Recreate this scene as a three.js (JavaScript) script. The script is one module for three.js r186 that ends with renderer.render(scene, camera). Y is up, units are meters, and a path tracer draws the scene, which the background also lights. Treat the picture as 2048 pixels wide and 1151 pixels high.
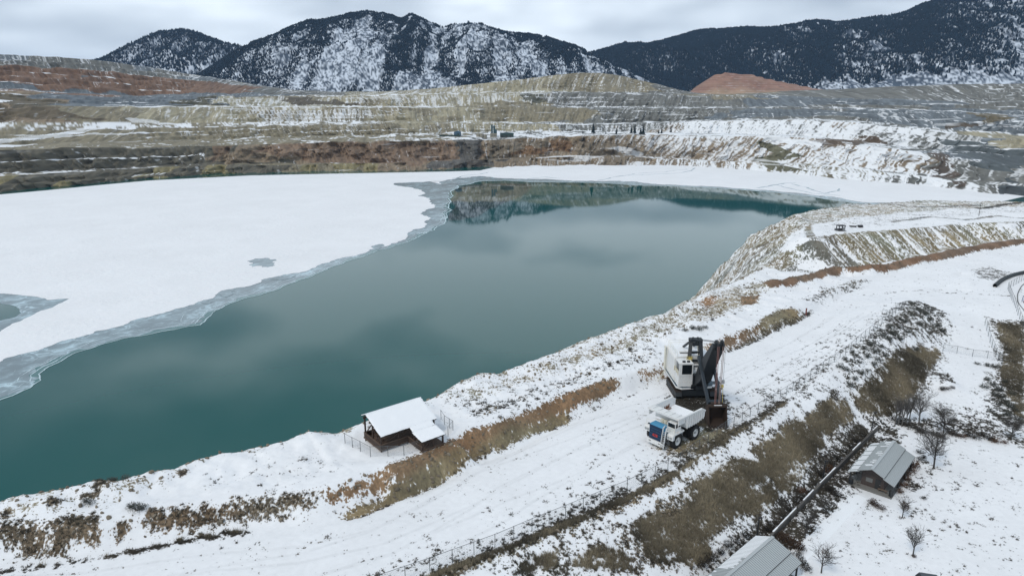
import * as THREE from 'three';
import { mergeGeometries, mergeVertices, toCreasedNormals } from 'three/addons/utils/BufferGeometryUtils.js';
import { RoundedBoxGeometry } from 'three/addons/geometries/RoundedBoxGeometry.js';
import { FontLoader } from 'three/addons/loaders/FontLoader.js';
import { TextGeometry } from 'three/addons/geometries/TextGeometry.js';

// ---------------------------------------------------------------- camera, sky, sun, exposure
const scene = new THREE.Scene();
const camera = new THREE.PerspectiveCamera(45.15, 2048 / 1151, 1, 12000);
camera.position.set(0, 62, 0);
camera.rotation.set(-15.5 * Math.PI / 180, 0, 0);
const renderer = new THREE.WebGLRenderer({ antialias: true });
renderer.toneMapping = THREE.LinearToneMapping;
renderer.toneMappingExposure = 1.12;
renderer.shadowMap.enabled = true;

// seeded random numbers and value noise
function rng(seed) { let s = seed >>> 0; return () => { s = (s + 0x6D2B79F5) >>> 0; let t = s; t = Math.imul(t ^ (t >>> 15), t | 1); t ^= t + Math.imul(t ^ (t >>> 7), t | 61); return ((t ^ (t >>> 14)) >>> 0) / 4294967296; }; }
const NT = 512, noiseTable = new Float32Array(NT * NT);
{ const r = rng(77); for (let i = 0; i < NT * NT; i++) noiseTable[i] = r(); }
function vn(x, y) {
  const xi = Math.floor(x), yi = Math.floor(y); let fx = x - xi, fy = y - yi;
  fx = fx * fx * (3 - 2 * fx); fy = fy * fy * (3 - 2 * fy);
  const a = xi & 511, b = (xi + 1) & 511, c = (yi & 511) << 9, d = ((yi + 1) & 511) << 9;
  const p = noiseTable[a + c], q = noiseTable[b + c], r = noiseTable[a + d], s = noiseTable[b + d];
  return p + (q - p) * fx + (r - p + (p - q - r + s) * fx) * fy;
}
function fbm(x, y, oct = 4) { let v = 0, a = .5, t = 0; for (let i = 0; i < oct; i++) { v += a * vn(x, y); t += a; a *= .5; x = x * 2.03 + 17.3; y = y * 2.03 + 41.7; } return v / t; }
const clamp = (v, a = 0, b = 1) => v < a ? a : v > b ? b : v;
const sstep = (a, b, v) => { const t = clamp((v - a) / (b - a)); return t * t * (3 - 2 * t); };
const mix = (a, b, t) => a + (b - a) * t;

const rgbFog = new THREE.Color().setRGB(.42, .66, 1);
// overcast sky: layered cloud seen in perspective on a flat cloud deck
{
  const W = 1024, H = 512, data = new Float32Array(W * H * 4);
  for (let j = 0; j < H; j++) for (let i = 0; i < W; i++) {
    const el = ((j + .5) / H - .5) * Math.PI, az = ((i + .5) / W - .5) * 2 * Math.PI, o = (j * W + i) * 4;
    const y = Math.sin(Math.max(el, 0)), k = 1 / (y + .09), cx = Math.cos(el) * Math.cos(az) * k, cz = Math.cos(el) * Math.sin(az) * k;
    const big = fbm(cx * .95 + 33, cz * .95 + 28.5, 5), fine = fbm(cx * 2.6 + 40, cz * 2.6 + 8, 4);  // offsets picked to put unseen bright cloud low, darker above, for the lake reflection
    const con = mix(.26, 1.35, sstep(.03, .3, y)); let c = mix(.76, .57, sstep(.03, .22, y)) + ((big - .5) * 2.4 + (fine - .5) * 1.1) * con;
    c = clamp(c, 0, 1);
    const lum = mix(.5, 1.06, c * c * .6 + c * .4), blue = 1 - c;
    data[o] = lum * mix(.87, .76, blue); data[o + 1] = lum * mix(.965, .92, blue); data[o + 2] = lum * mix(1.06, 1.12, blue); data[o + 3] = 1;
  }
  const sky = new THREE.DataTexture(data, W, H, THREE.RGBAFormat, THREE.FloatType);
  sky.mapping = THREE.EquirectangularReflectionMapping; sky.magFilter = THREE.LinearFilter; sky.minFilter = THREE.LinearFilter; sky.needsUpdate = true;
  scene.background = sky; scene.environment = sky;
}
scene.fog = new THREE.FogExp2(rgbFog, 0.000026);
// the veiled sun, high behind the camera's left shoulder
const sun = new THREE.DirectionalLight(0xfff4e4, 1.15);
sun.position.set(-260, 520, 160); sun.target.position.set(20, 0, -160);
sun.castShadow = true; sun.shadow.radius = 20; sun.shadow.mapSize.set(4096, 4096);
Object.assign(sun.shadow.camera, { left: -260, right: 260, top: 260, bottom: -260, near: 10, far: 1400 });
scene.add(sun, sun.target);

// ---------------------------------------------------------------- naming and tagging helpers
const used = {};
function numbered(name) { const n = used[name] = (used[name] ?? -1) + 1; return n ? name + '_' + String(n).padStart(3, '0') : name; }
function tag(o, label, category, group, kind) { if (label) o.userData.label = label; if (category) o.userData.category = category; if (group) o.userData.group = group; if (kind) o.userData.kind = kind; return o; }
function shade(o) { o.traverse(m => { if (m.isMesh) { m.castShadow = true; m.receiveShadow = true; } }); return o; }
function thing(name, label, category, [x, y, z] = [0, 0, 0], turn = 0, group) {
  const o = new THREE.Group(); o.name = numbered(name); scene.add(o); o.position.set(x, y, z); o.rotation.y = turn; return tag(o, label, category, group);
}
function part(name, geos, mat, parent) {
  const g = Array.isArray(geos) ? (geos.length > 1 ? mergeGeometries(geos.map(q => q.index ? q.toNonIndexed() : q)) : geos[0]) : geos;
  const m = new THREE.Mesh(g, mat); m.name = parent ? name : numbered(name); m.castShadow = m.receiveShadow = true; (parent ?? scene).add(m); return m;
}
function struct(name, geo, mat) { const m = part(name, geo, mat); m.userData.kind = 'structure'; return m; }
function copyThing(src, [x, y, z], turn = 0, scale = 1, label) {
  const c = src.clone(); c.name = numbered(src.name.replace(/_\d\d\d$/, '')); c.userData = { ...src.userData }; c.position.set(x, y, z); c.rotation.y = turn;
  if (typeof scale === 'number') c.scale.setScalar(scale); else c.scale.set(...scale);
  if (label) c.userData.label = label; scene.add(c); return c;
}
const rgb = (r, g, b) => new THREE.Color().setRGB(r, g, b);
const std = (c, roughness = .8, more = {}) => new THREE.MeshStandardMaterial({ color: rgb(...c), roughness, ...more });
// polyline distance: [distance, signed side (+ = left of travel), parameter along 0..n-1]
function pdist(P, x, z) {
  let bd = 1e18, bs = 1, bt = 0;
  for (let i = 0; i < P.length - 1; i++) {
    const ax = P[i][0], az = P[i][1], dx = P[i + 1][0] - ax, dz = P[i + 1][1] - az;
    const t = clamp(((x - ax) * dx + (z - az) * dz) / (dx * dx + dz * dz)), ex = x - ax - dx * t, ez = z - az - dz * t, d = ex * ex + ez * ez;
    if (d < bd) { bd = d; bs = dx * (z - az) - dz * (x - ax) > 0 ? 1 : -1; bt = i + t; }
  }
  return [Math.sqrt(bd), bs, bt];
}
function inside(P, x, z) { let c = false; for (let i = 0, j = P.length - 1; i < P.length; j = i++) if ((P[i][1] > z) !== (P[j][1] > z) && x < (P[j][0] - P[i][0]) * (z - P[i][1]) / (P[j][1] - P[i][1]) + P[i][0]) c = !c; return c; }
function sdPoly(P, x, z) { const d = pdist([...P, P[0]], x, z)[0]; return inside(P, x, z) ? -d : d; }
function along(A, t) { const i = clamp(Math.floor(t), 0, A.length - 2); return mix(A[i], A[i + 1], clamp(t - i)); }


// ---------------------------------------------------------------- the near ground: shape
const WATER = -80;
const rimLine = [[-84.12,-82.48],[-81.2,-87.54],[-76.62,-91.24],[-70.89,-93.96],[-66.86,-97.56],[-62.57,-96.96],[-56.76,-101.23],[-52.44,-104.49],[-49.77,-106.18],[-44.19,-109.72],[-37.95,-112.32],[-30.97,-113.08],[-28.03,-116.22],[-22.43,-121.45],[-16.42,-127.58],[-12.8,-131.98],[-6.91,-138.83],[-2.61,-139.94],[4.11,-147.57],[11.51,-155.98],[22.34,-166.06],[34.44,-176.97],[45,-188.3],[55.37,-201.04],[65.13,-213.03],[78.35,-230.55],[98.41,-257.69],[121.28,-286.19],[155.85,-314.9],[227.93,-357.48],[299.21,-383.15]];
const bankLine = [[-82.82,-80.48],[-74.97,-82.63],[-71.61,-83.74],[-64.98,-84.31],[-58.41,-85.11],[-52.39,-87.24],[-43.52,-90.33],[-32.25,-92.55],[-25.35,-95.7],[-19.97,-100.85],[-14.82,-105.66],[-10.94,-109.98],[-5.83,-114.04],[1.52,-120.01],[9.61,-127.02],[18.47,-134.02],[25.58,-138.99],[34.74,-146.35],[45.14,-155.75],[55.33,-165.55],[68.23,-176.96],[83.62,-191.81],[99.75,-208.56]];
const bankRise = [3, 3, 3.2, 3.2, 3, 2.8, 2.6, 2.6, 3, 3.4, 3.6, 3.6, 3.8, 3.8, 3.6, 3.4, 3, 2.6, 2.6, 2.8, 2.8, 2.4, 1.5];
const fenceLine = [[-17.19,-76.31],[-11.06,-79.64],[-2.42,-84.88],[2.95,-88.74],[8.14,-92.12],[13.87,-96.01],[18.65,-99.29],[24.11,-103.87],[29.36,-108.31],[40.71,-120.05],[47.53,-126.22],[56.69,-134.71],[67.24,-144.83],[82.95,-159.05],[98.59,-175.19],[111.37,-188.93]];
const wallLine = [[40.53,-95.78],[50.27,-106.08],[56.65,-112.8],[67.41,-123.94],[78.89,-135.72]];
const footLine = [...[[9.16,-65.06],[26.24,-80.97]], ...wallLine, ...[[86.46,-141.17],[99.92,-154.89],[114.97,-172.25],[124.76,-184.53],[141.82,-207.21]]];
const bermA = [[84.12,-217.21],[98.2,-227.93],[108.22,-235.41],[116.76,-241.87]];
const bermB = [[122.53,-241.87],[133.76,-244.1],[150.72,-255.03],[168.64,-266.03],[188.07,-277.96],[207.11,-287.85],[223.71,-296.25],[256.1,-309.75],[303.3,-324.47]];
const moundAxis = [[74.94,-144.98],[90.09,-162.82],[104.06,-178.48],[117.72,-193.13],[120.96,-191.18]];
const dumpTop = [[115.22,-259.28],[129.64,-269.13],[147.86,-278.61],[165.64,-287.59],[205.76,-308.63],[242.14,-320.99],[314.26,-339.03],[389.21,-423.38],[302,-396.05],[260.76,-389.74],[235.26,-385.64],[202.52,-370.04],[180.11,-359.12],[159.25,-345.48],[138.26,-325.33],[126.05,-291.1]];
const heap = [[104.84,-154.44]];
function groundHeight(x, z) {
  // shelf with long swells
  let h = (fbm(x * .02 + 5, z * .02 + 9, 3) - .5) * 1.6;
  // fall from the fence down to the lawn, then level
  const [fd, fs] = pdist(fenceLine, x, z), f = fd * fs;
  const [wd, ws] = pdist(footLine, x, z), toFoot = wd * ws;
  const lowDepth = mix(7.6, 5.2, sstep(-135, -165, z)) * sstep(-205, -168, z);
  if (f > 1.5) {
    const k = toFoot > 0 ? 1 : clamp((f - 1.5) / (f - 1.5 + wd));
    h = mix(h, 0, k * .95) - lowDepth * mix(k, k * k * (3 - 2 * k), .6) + (fbm(x * .12, z * .12, 3) - .5) * 2.0 * sstep(0, .25, k) * sstep(1, .75, k);
  }
  // old spoil mound grown over with sagebrush
  const [md, , mt] = pdist(moundAxis, x, z), mh = along([.8, 2.2, 3.4, 3.4, 2.2], mt), mw = along([8, 11, 13, 13, 11], mt);
  h += mh * Math.exp(-md * md / (mw * mw)) * (1 + (fbm(x * .15, z * .15, 3) - .5) * .8);
  // lakeside terrace above the cut bank
  const [bd, bs, bt] = pdist(bankLine, x, z);
  const wob = (fbm(x * .09 + 3, z * .09, 3) - .5) * 3.2, b = -bd * bs + wob;
  const rise = along(bankRise, bt) * (bt > 21.99 ? Math.exp(-bd * bd / 900) : 1);
  h += rise * sstep(-2.1, 2.1, b);
  h -= .7 * Math.exp(-((b + 3.4) * (b + 3.4)) / 1.3) * sstep(6, 9, bt) * (1 - sstep(14, 16, bt));
  if (b > 1) h += ((fbm(x * .16, z * .16, 4) - .5) * 2.0 + (fbm(x * .5, z * .5, 3) - .5) * .8) * sstep(1, 7, b);
  // windrows of dug soil
  for (const [B, bh] of [[bermA, 2], [bermB, 2.3]]) {
    const [d, s, t] = pdist(B, x, z), w = d * (s < 0 ? .55 : 1) + (fbm(x * .2, z * .2, 2) - .5) * 1.4, hh = bh * (.75 + .5 * vn(x * .12, z * .12));
    h += hh * sstep(3.4, .3, w) + .8 * sstep(0, -4, -w + 3) * 0;
  }
  // levelled pad under the viewing stand
  { const px = x + 17.5, pz = z + 108.5, u = px * .777 - pz * .629, v = px * .629 + pz * .777, q = Math.max(Math.abs(u) - 6.5, Math.abs(v) - 5.5); if (q < 3) h = mix(3.7, h, sstep(-.5, 3, q)); }
  // small heap of dug earth
  { const ex = x - heap[0][0], ez = z - heap[0][1], q = ex * ex + ez * ez; if (q < 60) h += 1.5 * Math.exp(-q / 9); }
  // drop over the rim to the lake
  const [rd, rs] = pdist(rimLine, x, z), past = -rd * rs + (fbm(x * .07 + 20, z * .07, 4) - .5) * 5 + (vn(x * .5, z * .5) - .5) * 1.2;
  if (past > -6) h += .5 * Math.exp(-((past + 3) * (past + 3)) / 7) * (vn(x * .2, z * .2) * 2 - .6);
  if (past > 0) h -= past * .86 - (1 - Math.exp(-past / 3)) * 1.2;
  // waste dump built out over the pit edge
  const sd0 = sdPoly(dumpTop, x, z), sd = Math.abs(sd0) < 90 ? sd0 + (fbm(x * .045 + 30, z * .045, 3) - .5) * 13 + (vn(x * .3, z * .3) - .5) * 1.6 : sd0;
  const top = 9.5 - .035 * (x - 120);
  let gul = 0;
  if (sd > -3) { const q = pdist(dumpEdge, x, z); const u = q[2] * 9; gul = (Math.abs(vn(u * .9 + 1.4 * fbm(x * .1, z * .1, 2), sd * .03) - .5) * 2 - .5) * 2.2 + (vn(u * 2.7, sd * .06) - .5) * 1.2; gul *= sstep(0, 5, sd); }
  const dh = sd < 0 ? top + ((fbm(x * .06, z * .06, 3) - .5) * 1.6 + (fbm(x * .35, z * .35, 3) - .5) * .7) * sstep(0, -8, sd) : top - sd * .6 - Math.max(0, sd - 20) * .75 + .5 * Math.exp(-sd / 2) + gul;
  h = Math.max(h, dh);
  return Math.max(h, WATER - 4);
}
const dumpEdge = (() => { const out = [], P = [...dumpTop, dumpTop[0]]; for (let i = 0; i < P.length - 1; i++) { const n = Math.max(1, Math.round(Math.hypot(P[i + 1][0] - P[i][0], P[i + 1][1] - P[i][1]) / 8)); for (let k = 0; k < n; k++) out.push([mix(P[i][0], P[i + 1][0], k / n), mix(P[i][1], P[i + 1][1], k / n)]); } out.push(P[0]); return out; })();


// ---------------------------------------------------------------- the near ground: what lies on it
const SOIL = { brown: [.215, .14, .078], tan: [.19, .15, .1], rust: [.165, .107, .068], olive: [.128, .112, .084], dark: [.05, .046, .038], sage: [.085, .085, .072], clay: [.24, .21, .14], grey: [.16, .16, .145], straw: [.2, .165, .095] };
// each patch: [kind, cover 0..1, outline or line, soft edge, half width of a line]
const patches = [], tracks = [];
const area = (kind, cover, P, soft = 3) => patches.push({ kind: SOIL[kind], cover, P, soft, line: false });
const strip = (kind, cover, P, half, soft = 1.5) => patches.push({ kind: SOIL[kind], cover, P, soft, half, line: true });
const walkLine = [[62.97,-110.28],[57.92,-105.61],[51.94,-99.87],[46.75,-94.89],[45.2,-93.39],[42.21,-87.82]];
// rim and terrace: rock and soil breaking through the snow
area('clay', .33, [[-200.74,-216.01],[-75.57,-89.86],[-65.72,-95.68],[-55.8,-99.29],[-50.8,-104.43],[-56.04,-94.76],[-63.44,-87.98],[-72.52,-85.47],[-78.33,-83.74]], 4);
area('dark', .2, [[-49.16,-104.63],[-36.87,-108.77],[-30.17,-109.82],[-26.46,-97.51],[-40.33,-94.23],[-47.16,-92.22],[-54.81,-92.38]], 8);
area('clay', .5, [[-14.41,-127.55],[-6.73,-135.14],[4,-143.6],[21.97,-162.98],[37.88,-180.66],[55.23,-200.28],[63.3,-207.52],[50.98,-178.48],[34.1,-161],[20.21,-148.68],[5.98,-137.05],[-6.38,-126.91]], 5);
area('dark', .36, [[-14.32,-126.64],[-2.43,-129.11],[20.21,-148.68],[38.56,-164.56],[35.66,-150.9],[18.84,-137.49],[1.54,-122.4],[-5.87,-115.52]], 5);
area('clay', .55, [[47.52,-186.92],[63.3,-207.52],[85.73,-231.23],[84.12,-215.58],[69.62,-193.71],[53.68,-178.43],[46.25,-175.6]], 4);
area('brown', .75, [[55.79,-199.59],[63.75,-203.7],[59.08,-192.65],[54.44,-188.8]], 2);
area('tan', 1, [[-64.7,-92.51],[-63.26,-93.56],[-61.88,-92.39],[-62.84,-91.39],[-64.89,-91.72]], 1.2);
area('tan', .95, [[-165.68,-243.46],[-162.15,-244.21],[-62.42,-94.46],[-63.93,-94.11]], 1);
area('tan', .9, [[-54.36,-100.45],[-53.13,-100.79],[-52.37,-99.09],[-53.69,-98.43]], 1);
area('tan', .95, [[-68.87,-89.97],[-67.07,-91.6],[-66.82,-89.46],[-68.24,-89.14]], 1);
area('tan', .9, [[-74.42,-88.29],[-73.05,-88.65],[-72.46,-87.49],[-73.55,-86.99]], 1);
// cut bank
area('brown', 1.25, [[-20.71,-100.83],[-14.76,-105.64],[-8.45,-112.84],[-1.31,-118.2],[5.53,-125.43],[11.87,-130.69],[18.71,-136.43],[23.36,-139],[22.6,-137.16],[18.45,-133.72],[11.71,-128.15],[5.47,-123.35],[-2.22,-115.78],[-7.5,-111.38],[-12.15,-104.75],[-15.18,-101.86],[-18.1,-99.42]], 1.2);
area('brown', .9, [[-29.72,-94.74],[-24.27,-98.28],[-19.3,-102.31],[-15.6,-105.64],[-14.45,-102.76],[-18.1,-99.42],[-22.6,-97.35],[-28.01,-93.69]], 1.6);
area('tan', .86, [[-45.33,-91.37],[-35.5,-93.51],[-29.77,-94.96],[-28.61,-92.96],[-34.94,-91.28],[-44.05,-89.6]], 2.5);
area('tan', .78, [[-54.09,-89.52],[-45.37,-91.5],[-43.99,-89.41],[-50.36,-87.28],[-53.19,-87.27]], 2.5);
area('tan', .95, [[-80.08,-85.99],[-72.89,-86],[-67.62,-86.64],[-65.03,-84.28],[-65.88,-83.11],[-71.57,-83.7],[-77.75,-82.93]], 3);
area('tan', .92, [[-67.48,-86.43],[-62.78,-88.08],[-59.36,-87.13],[-58.71,-84.71],[-61.25,-85.08],[-63.41,-82.47],[-65.34,-83.41]], 3);
area('tan', .86, [[-57.67,-87.2],[-55.34,-87.81],[-55.44,-85.86],[-56.57,-86.11]], 2);
area('brown', .8, [[28.41,-142.97],[36.64,-150.08],[36.74,-147.46],[29.36,-141.61]], 3);
area('brown', 1, [[47.33,-159.63],[57.65,-169.19],[67.17,-177.98],[68.33,-177.13],[56.8,-165.96],[48.26,-158.08]], 2);
area('straw', 1.0, [[67.04,-179.67],[77.76,-191.83],[84,-192.68],[81.47,-187.83],[69.82,-177.33],[66.24,-174.8]], 2.5);
area('brown', .95, [[70.3,-204.93],[77.52,-207.84],[72.73,-196.35],[67.49,-194.31]], 1.5);
area('sage', .5, [[88.73,-204.43],[99.2,-214.49],[116.83,-231.2],[124.14,-233.58],[118.59,-224.05],[106.17,-215.23],[90.47,-201.24]], 4);
strip('straw', .95, [[-24.81,-92.75],[-19.39,-96.97],[-14.36,-101.57],[-10.55,-105.45],[-5.75,-111.95],[-0.37,-116.52],[5.42,-121.94],[10.55,-125.74]], 1.1, 1);
strip('dark', .9, [[-57.6,-82.62],[-54.33,-83.69],[-51.27,-84.6],[-48.29,-85.79],[-42.52,-87.48],[-38.49,-88.41]], .5, .6);
strip('dark', .7, [[-69.17,-79.84],[-65.7,-80.71],[-62.09,-81.46],[-57.89,-82.52]], .6, 1);
strip('dark', .55, [[10.55,-125.74],[20.46,-132.73],[30.27,-140.44]], .4, .8);
strip('dark', .8, [[53.71,-161.98],[67.68,-174.94],[82.39,-188.29],[89.62,-197.11]], .5, .7);
strip('dark', .55, [[114.11,-214.93],[127.51,-218.82],[138.31,-220.44],[151.92,-215.93],[160.03,-213.58]], .4, .8);
// wheel tracks on the shelf road
for (const [d, w] of [[3.2, .16], [5.0, .16], [8.4, .14], [10.2, .14], [13, .12], [14.9, .12]]) { const Q = bankLine.map((p, i) => { const a = bankLine[Math.max(0, i - 1)], b = bankLine[Math.min(bankLine.length - 1, i + 1)], dx = b[0] - a[0], dz = b[1] - a[1], l = Math.hypot(dx, dz), o = d + 3.5 + 1.6 * Math.sin(i * .55 + d); return [p[0] - dz / l * o, p[1] + dx / l * o]; }); tracks.push({ P: Q, w }); }
// windrows
strip('rust', 1.3, bermA, 2.0, 1.0);
strip('rust', 1.3, bermB, 2.1, 1.0);
// truck and shovel standing ground
area('straw', .8, [[27.9,-113.8],[36.6,-122.68],[41.47,-122.69],[42.22,-118.8],[33.79,-111.95],[28.47,-110.22]], 2.5);
area('dark', .8, [[31.16,-134.06],[46.05,-141.89],[44.45,-129.32],[37.97,-120.59],[32.23,-124.86]], 2.5);
area('straw', .6, [[25.35,-114.75],[28.5,-116.65],[28.6,-112.87],[25.71,-111.98]], 2);
// weeds beside the fence and the worn track below it
strip('dark', .36, fenceLine, 5, 7);
strip('dark', .9, [[-15.74,-75.43],[-9.68,-79.29],[-1.69,-84.14],[3.35,-87.46],[8.5,-90.76],[14.18,-94.67],[18.92,-97.87],[24.34,-102.48],[29.75,-106.97],[41.06,-118.62],[47.82,-124.65],[56.97,-133.17]], .7, .8);
strip('straw', .6, [[-15.64,-74.81],[-9.61,-78.62],[-1.68,-83.4],[3.33,-86.55],[8.41,-89.66],[14.04,-93.49],[18.74,-96.75],[24.07,-101.11],[29.33,-105.17],[40.6,-116.46]], 1.0, .8);
area('sage', .3, [[44.85,-134.09],[72.49,-163.65],[94.46,-183.95],[108.84,-187.81],[82.7,-159.08],[63.7,-141.75],[47.04,-124.81]], 8);
area('dark', .33, [[-12.94,-78.68],[-1.79,-90.14],[19.9,-109.31],[26.6,-107.69],[13.86,-95.97],[-1.7,-84.69]], 7);
// dry grass slope
area('olive', .68, [[-0.95,-80.04],[5.48,-86.42],[17.56,-94.34],[25.19,-100.99],[35.65,-112.12],[42,-118.07],[54.83,-129.74],[60.98,-134.85],[66.19,-136.85],[64.86,-130.58],[59.91,-120.76],[49.28,-108.14],[40.94,-99.39],[27.82,-87.29]], 4);
area('olive', .77, [[17.26,-92.35],[25.96,-100.67],[32.87,-108.3],[42.2,-115.39],[53.13,-124.93],[64.18,-137.45],[75.13,-141.55],[74.95,-135.71],[59.47,-119.6],[45.95,-103.91],[33.38,-96.62],[23.33,-91.41]], 4);
area('olive', .76, [[-1.62,-79.86],[2.56,-84.71],[9.2,-87.51],[12.69,-85.88],[15.92,-88.18],[19.07,-84.57]], 3);
area('straw', .8, [[21.9,-96.61],[27.66,-100.8],[30.87,-100.19],[28.17,-95.51],[22.82,-92.84]], 4);
// mound
area('sage', .52, [[74.41,-145.68],[81.78,-159.69],[99.34,-177.68],[115.99,-198.13],[125.92,-202.11],[128.73,-195.15],[123.94,-184.45],[116.06,-175.65],[105.87,-171.52],[97,-165],[84.44,-152.1],[76.13,-144.04]], 4);
area('olive', .77, [[75.69,-142.91],[84.12,-151.37],[99.33,-166.8],[113.28,-174.48],[114.2,-171.14],[101.66,-156.18],[93.88,-148.35],[84.91,-140.01],[78.33,-138.17],[74.63,-139]], 4);
area('dark', .55, [[57.39,-136.66],[68.2,-141.89],[74.72,-143.49],[73.86,-138.58],[74.95,-135.71],[69.82,-131.85],[67.56,-137.47]], 4);
// shrub beds along the wall and behind the lawn
strip('dark', .62, wallLine, 5, 3);
area('dark', .6, [[27.82,-87.29],[30.54,-91.84],[38.98,-98.62],[40.85,-96.68],[32.27,-89.59]], 3);
area('dark', .5, [[79.21,-136.42],[83.81,-137.89],[87.92,-133.58],[93.93,-134.71],[101.34,-131.37],[106.38,-128.17],[110.29,-133.61],[105.85,-138.1],[97.89,-141.28],[91.67,-142.19],[83.51,-141.99]], 3);
area('sage', .42, [[90.46,-138.02],[98.67,-148.55],[106.67,-144.54],[121.09,-148.87],[108.69,-131.38],[93.24,-133.58]], 5);
area('olive', .72, [[140.67,-192.7],[151.77,-192.85],[111.93,-135.88],[112.07,-142.42],[120.67,-160.78],[130.26,-173.55]], 4);
area('sage', .6, [[121.98,-163.7],[117.57,-148.86],[110.29,-133.61],[106.17,-140.26],[110.73,-151]], 5);
area('dark', .6, [[105.6,-160.44],[109.9,-162.11],[108.09,-155.02],[102.24,-152.92]], 2);
area('dark', .19, [[44.91,-88.92],[59.65,-107.44],[65.74,-109],[84.21,-127.12],[105.63,-127.14],[77.25,-87.8]], 5);
for (const s of [-1, 1]) strip('dark', .36, walkLine.map((p, i) => { const a = walkLine[Math.max(0, i - 1)], b = walkLine[Math.min(walkLine.length - 1, i + 1)], dx = b[0] - a[0], dz = b[1] - a[1], l = Math.hypot(dx, dz); return [p[0] + dz / l * 1.7 * s, p[1] - dx / l * 1.7 * s]; }), .2, .6);
area('dark', .4, [[81.6,-126.1],[86.25,-127.12],[80.45,-115.69],[74.27,-111.43],[68.05,-106.66],[68.42,-109]], 3);
area('dark', .5, [[170.28,-249.69],[180.74,-254.34],[183.21,-244.36],[172.21,-233.65],[163.46,-233.64]], 4);
area('dark', .1, [[24.99,-112.89],[52.99,-161.76],[94.46,-183.95],[153.05,-233.74],[203.06,-264.31],[136.56,-170.71],[113.95,-168.46]], 10);
// dump faces and top
area('grey', .27, [[120.29,-265.94],[173.2,-305.46],[265.82,-352.51],[449.88,-600.67],[367.37,-600.44],[158.93,-344.05]], 3);
strip('dark', .62, [[148.2,-325.33],[165.24,-316.77],[176.13,-311.29]], .5, .5);
strip('dark', .55, [[153.35,-334.34],[166.93,-329.77],[181.35,-325.33],[198.98,-331.28]], .4, .5);
strip('dark', .6, [[136.48,-291.1],[147.36,-298.37],[159.17,-295.91],[182.95,-303.42]], .35, .5);
strip('grey', .7, [[171.74,-307.31],[197.07,-323.87],[210.86,-319.57],[232.7,-331.28],[251.77,-334.34]], 1.6, 1.5);
strip('grey', .75, [[196.2,-368.18],[210.78,-360.89],[233.53,-368.18],[253.2,-373.82]], 2, 1.5);
strip('dark', .9, [[245.89,-362.32],[265.09,-375.12],[300.31,-401.36]], 2, 1.5);

const clearings = [];
const clear = (P, half, keep = .15, soft = 1) => clearings.push({ P, half: half + .05, keep: keep * .8, soft });
clear([[16.45,-92.09],[24.96,-99.87],[32.81,-108.07],[41.38,-115.89],[50.71,-123.85],[60.15,-132.66],[66.85,-138.52]], .8, .3); clear([[25.85,-100.13],[34.75,-108.61],[42.2,-115.39]], .5, .4); clear([[40.65,-116.03],[42.03,-114.82],[44.67,-114.16]], .7, .25);
clear([[37.84,-103.54],[45.08,-109.54],[52.87,-115.61],[60.62,-122.58],[69.82,-131.85]], .35, .5, .7); clear([[46.04,-111.02],[47.72,-108.99],[49.27,-105.76],[48.75,-102.25]], .45, .45); clear([[31.76,-107.39],[38.19,-111.31],[43.26,-115.75],[52.56,-123.26]], .5, .45); clear([[74.72,-143.49],[76.05,-138.14],[77.49,-135.17],[78.24,-133.41]], .7, .2); clear([[62.15,-126.35],[68.2,-130.74],[78.26,-139.3]], .4, .4); clear([[12.98,-88.53],[17.46,-88.51],[19.32,-86.11]], 1.2, .45); clear([[19.72,-93.17],[25.37,-97.75],[31.23,-101.7]], .4, .55); clear([[82.7,-159.08],[66.85,-138.52],[59.27,-130.24]], .8, .25); clear([[37.01,-97.75],[42.92,-102.82],[47.15,-107.34]], .5, .5); clear([[31.85,-93.83],[36.09,-97.45],[39.72,-100.93]], .9, .35); clear([[6.76,-83.7],[11.41,-87.55],[17.93,-91.68]], .8, .45);
const KX0 = -112, KX1 = 300, KZ0 = -62, KZ1 = -402, KN = KX1 - KX0 + 1, KM = KZ0 - KZ1 + 1;
const cover = new Float32Array(KN * KM), tone = new Float32Array(KN * KM * 3), dumpU = new Float32Array(KN * KM), dumpS = new Float32Array(KN * KM);
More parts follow.
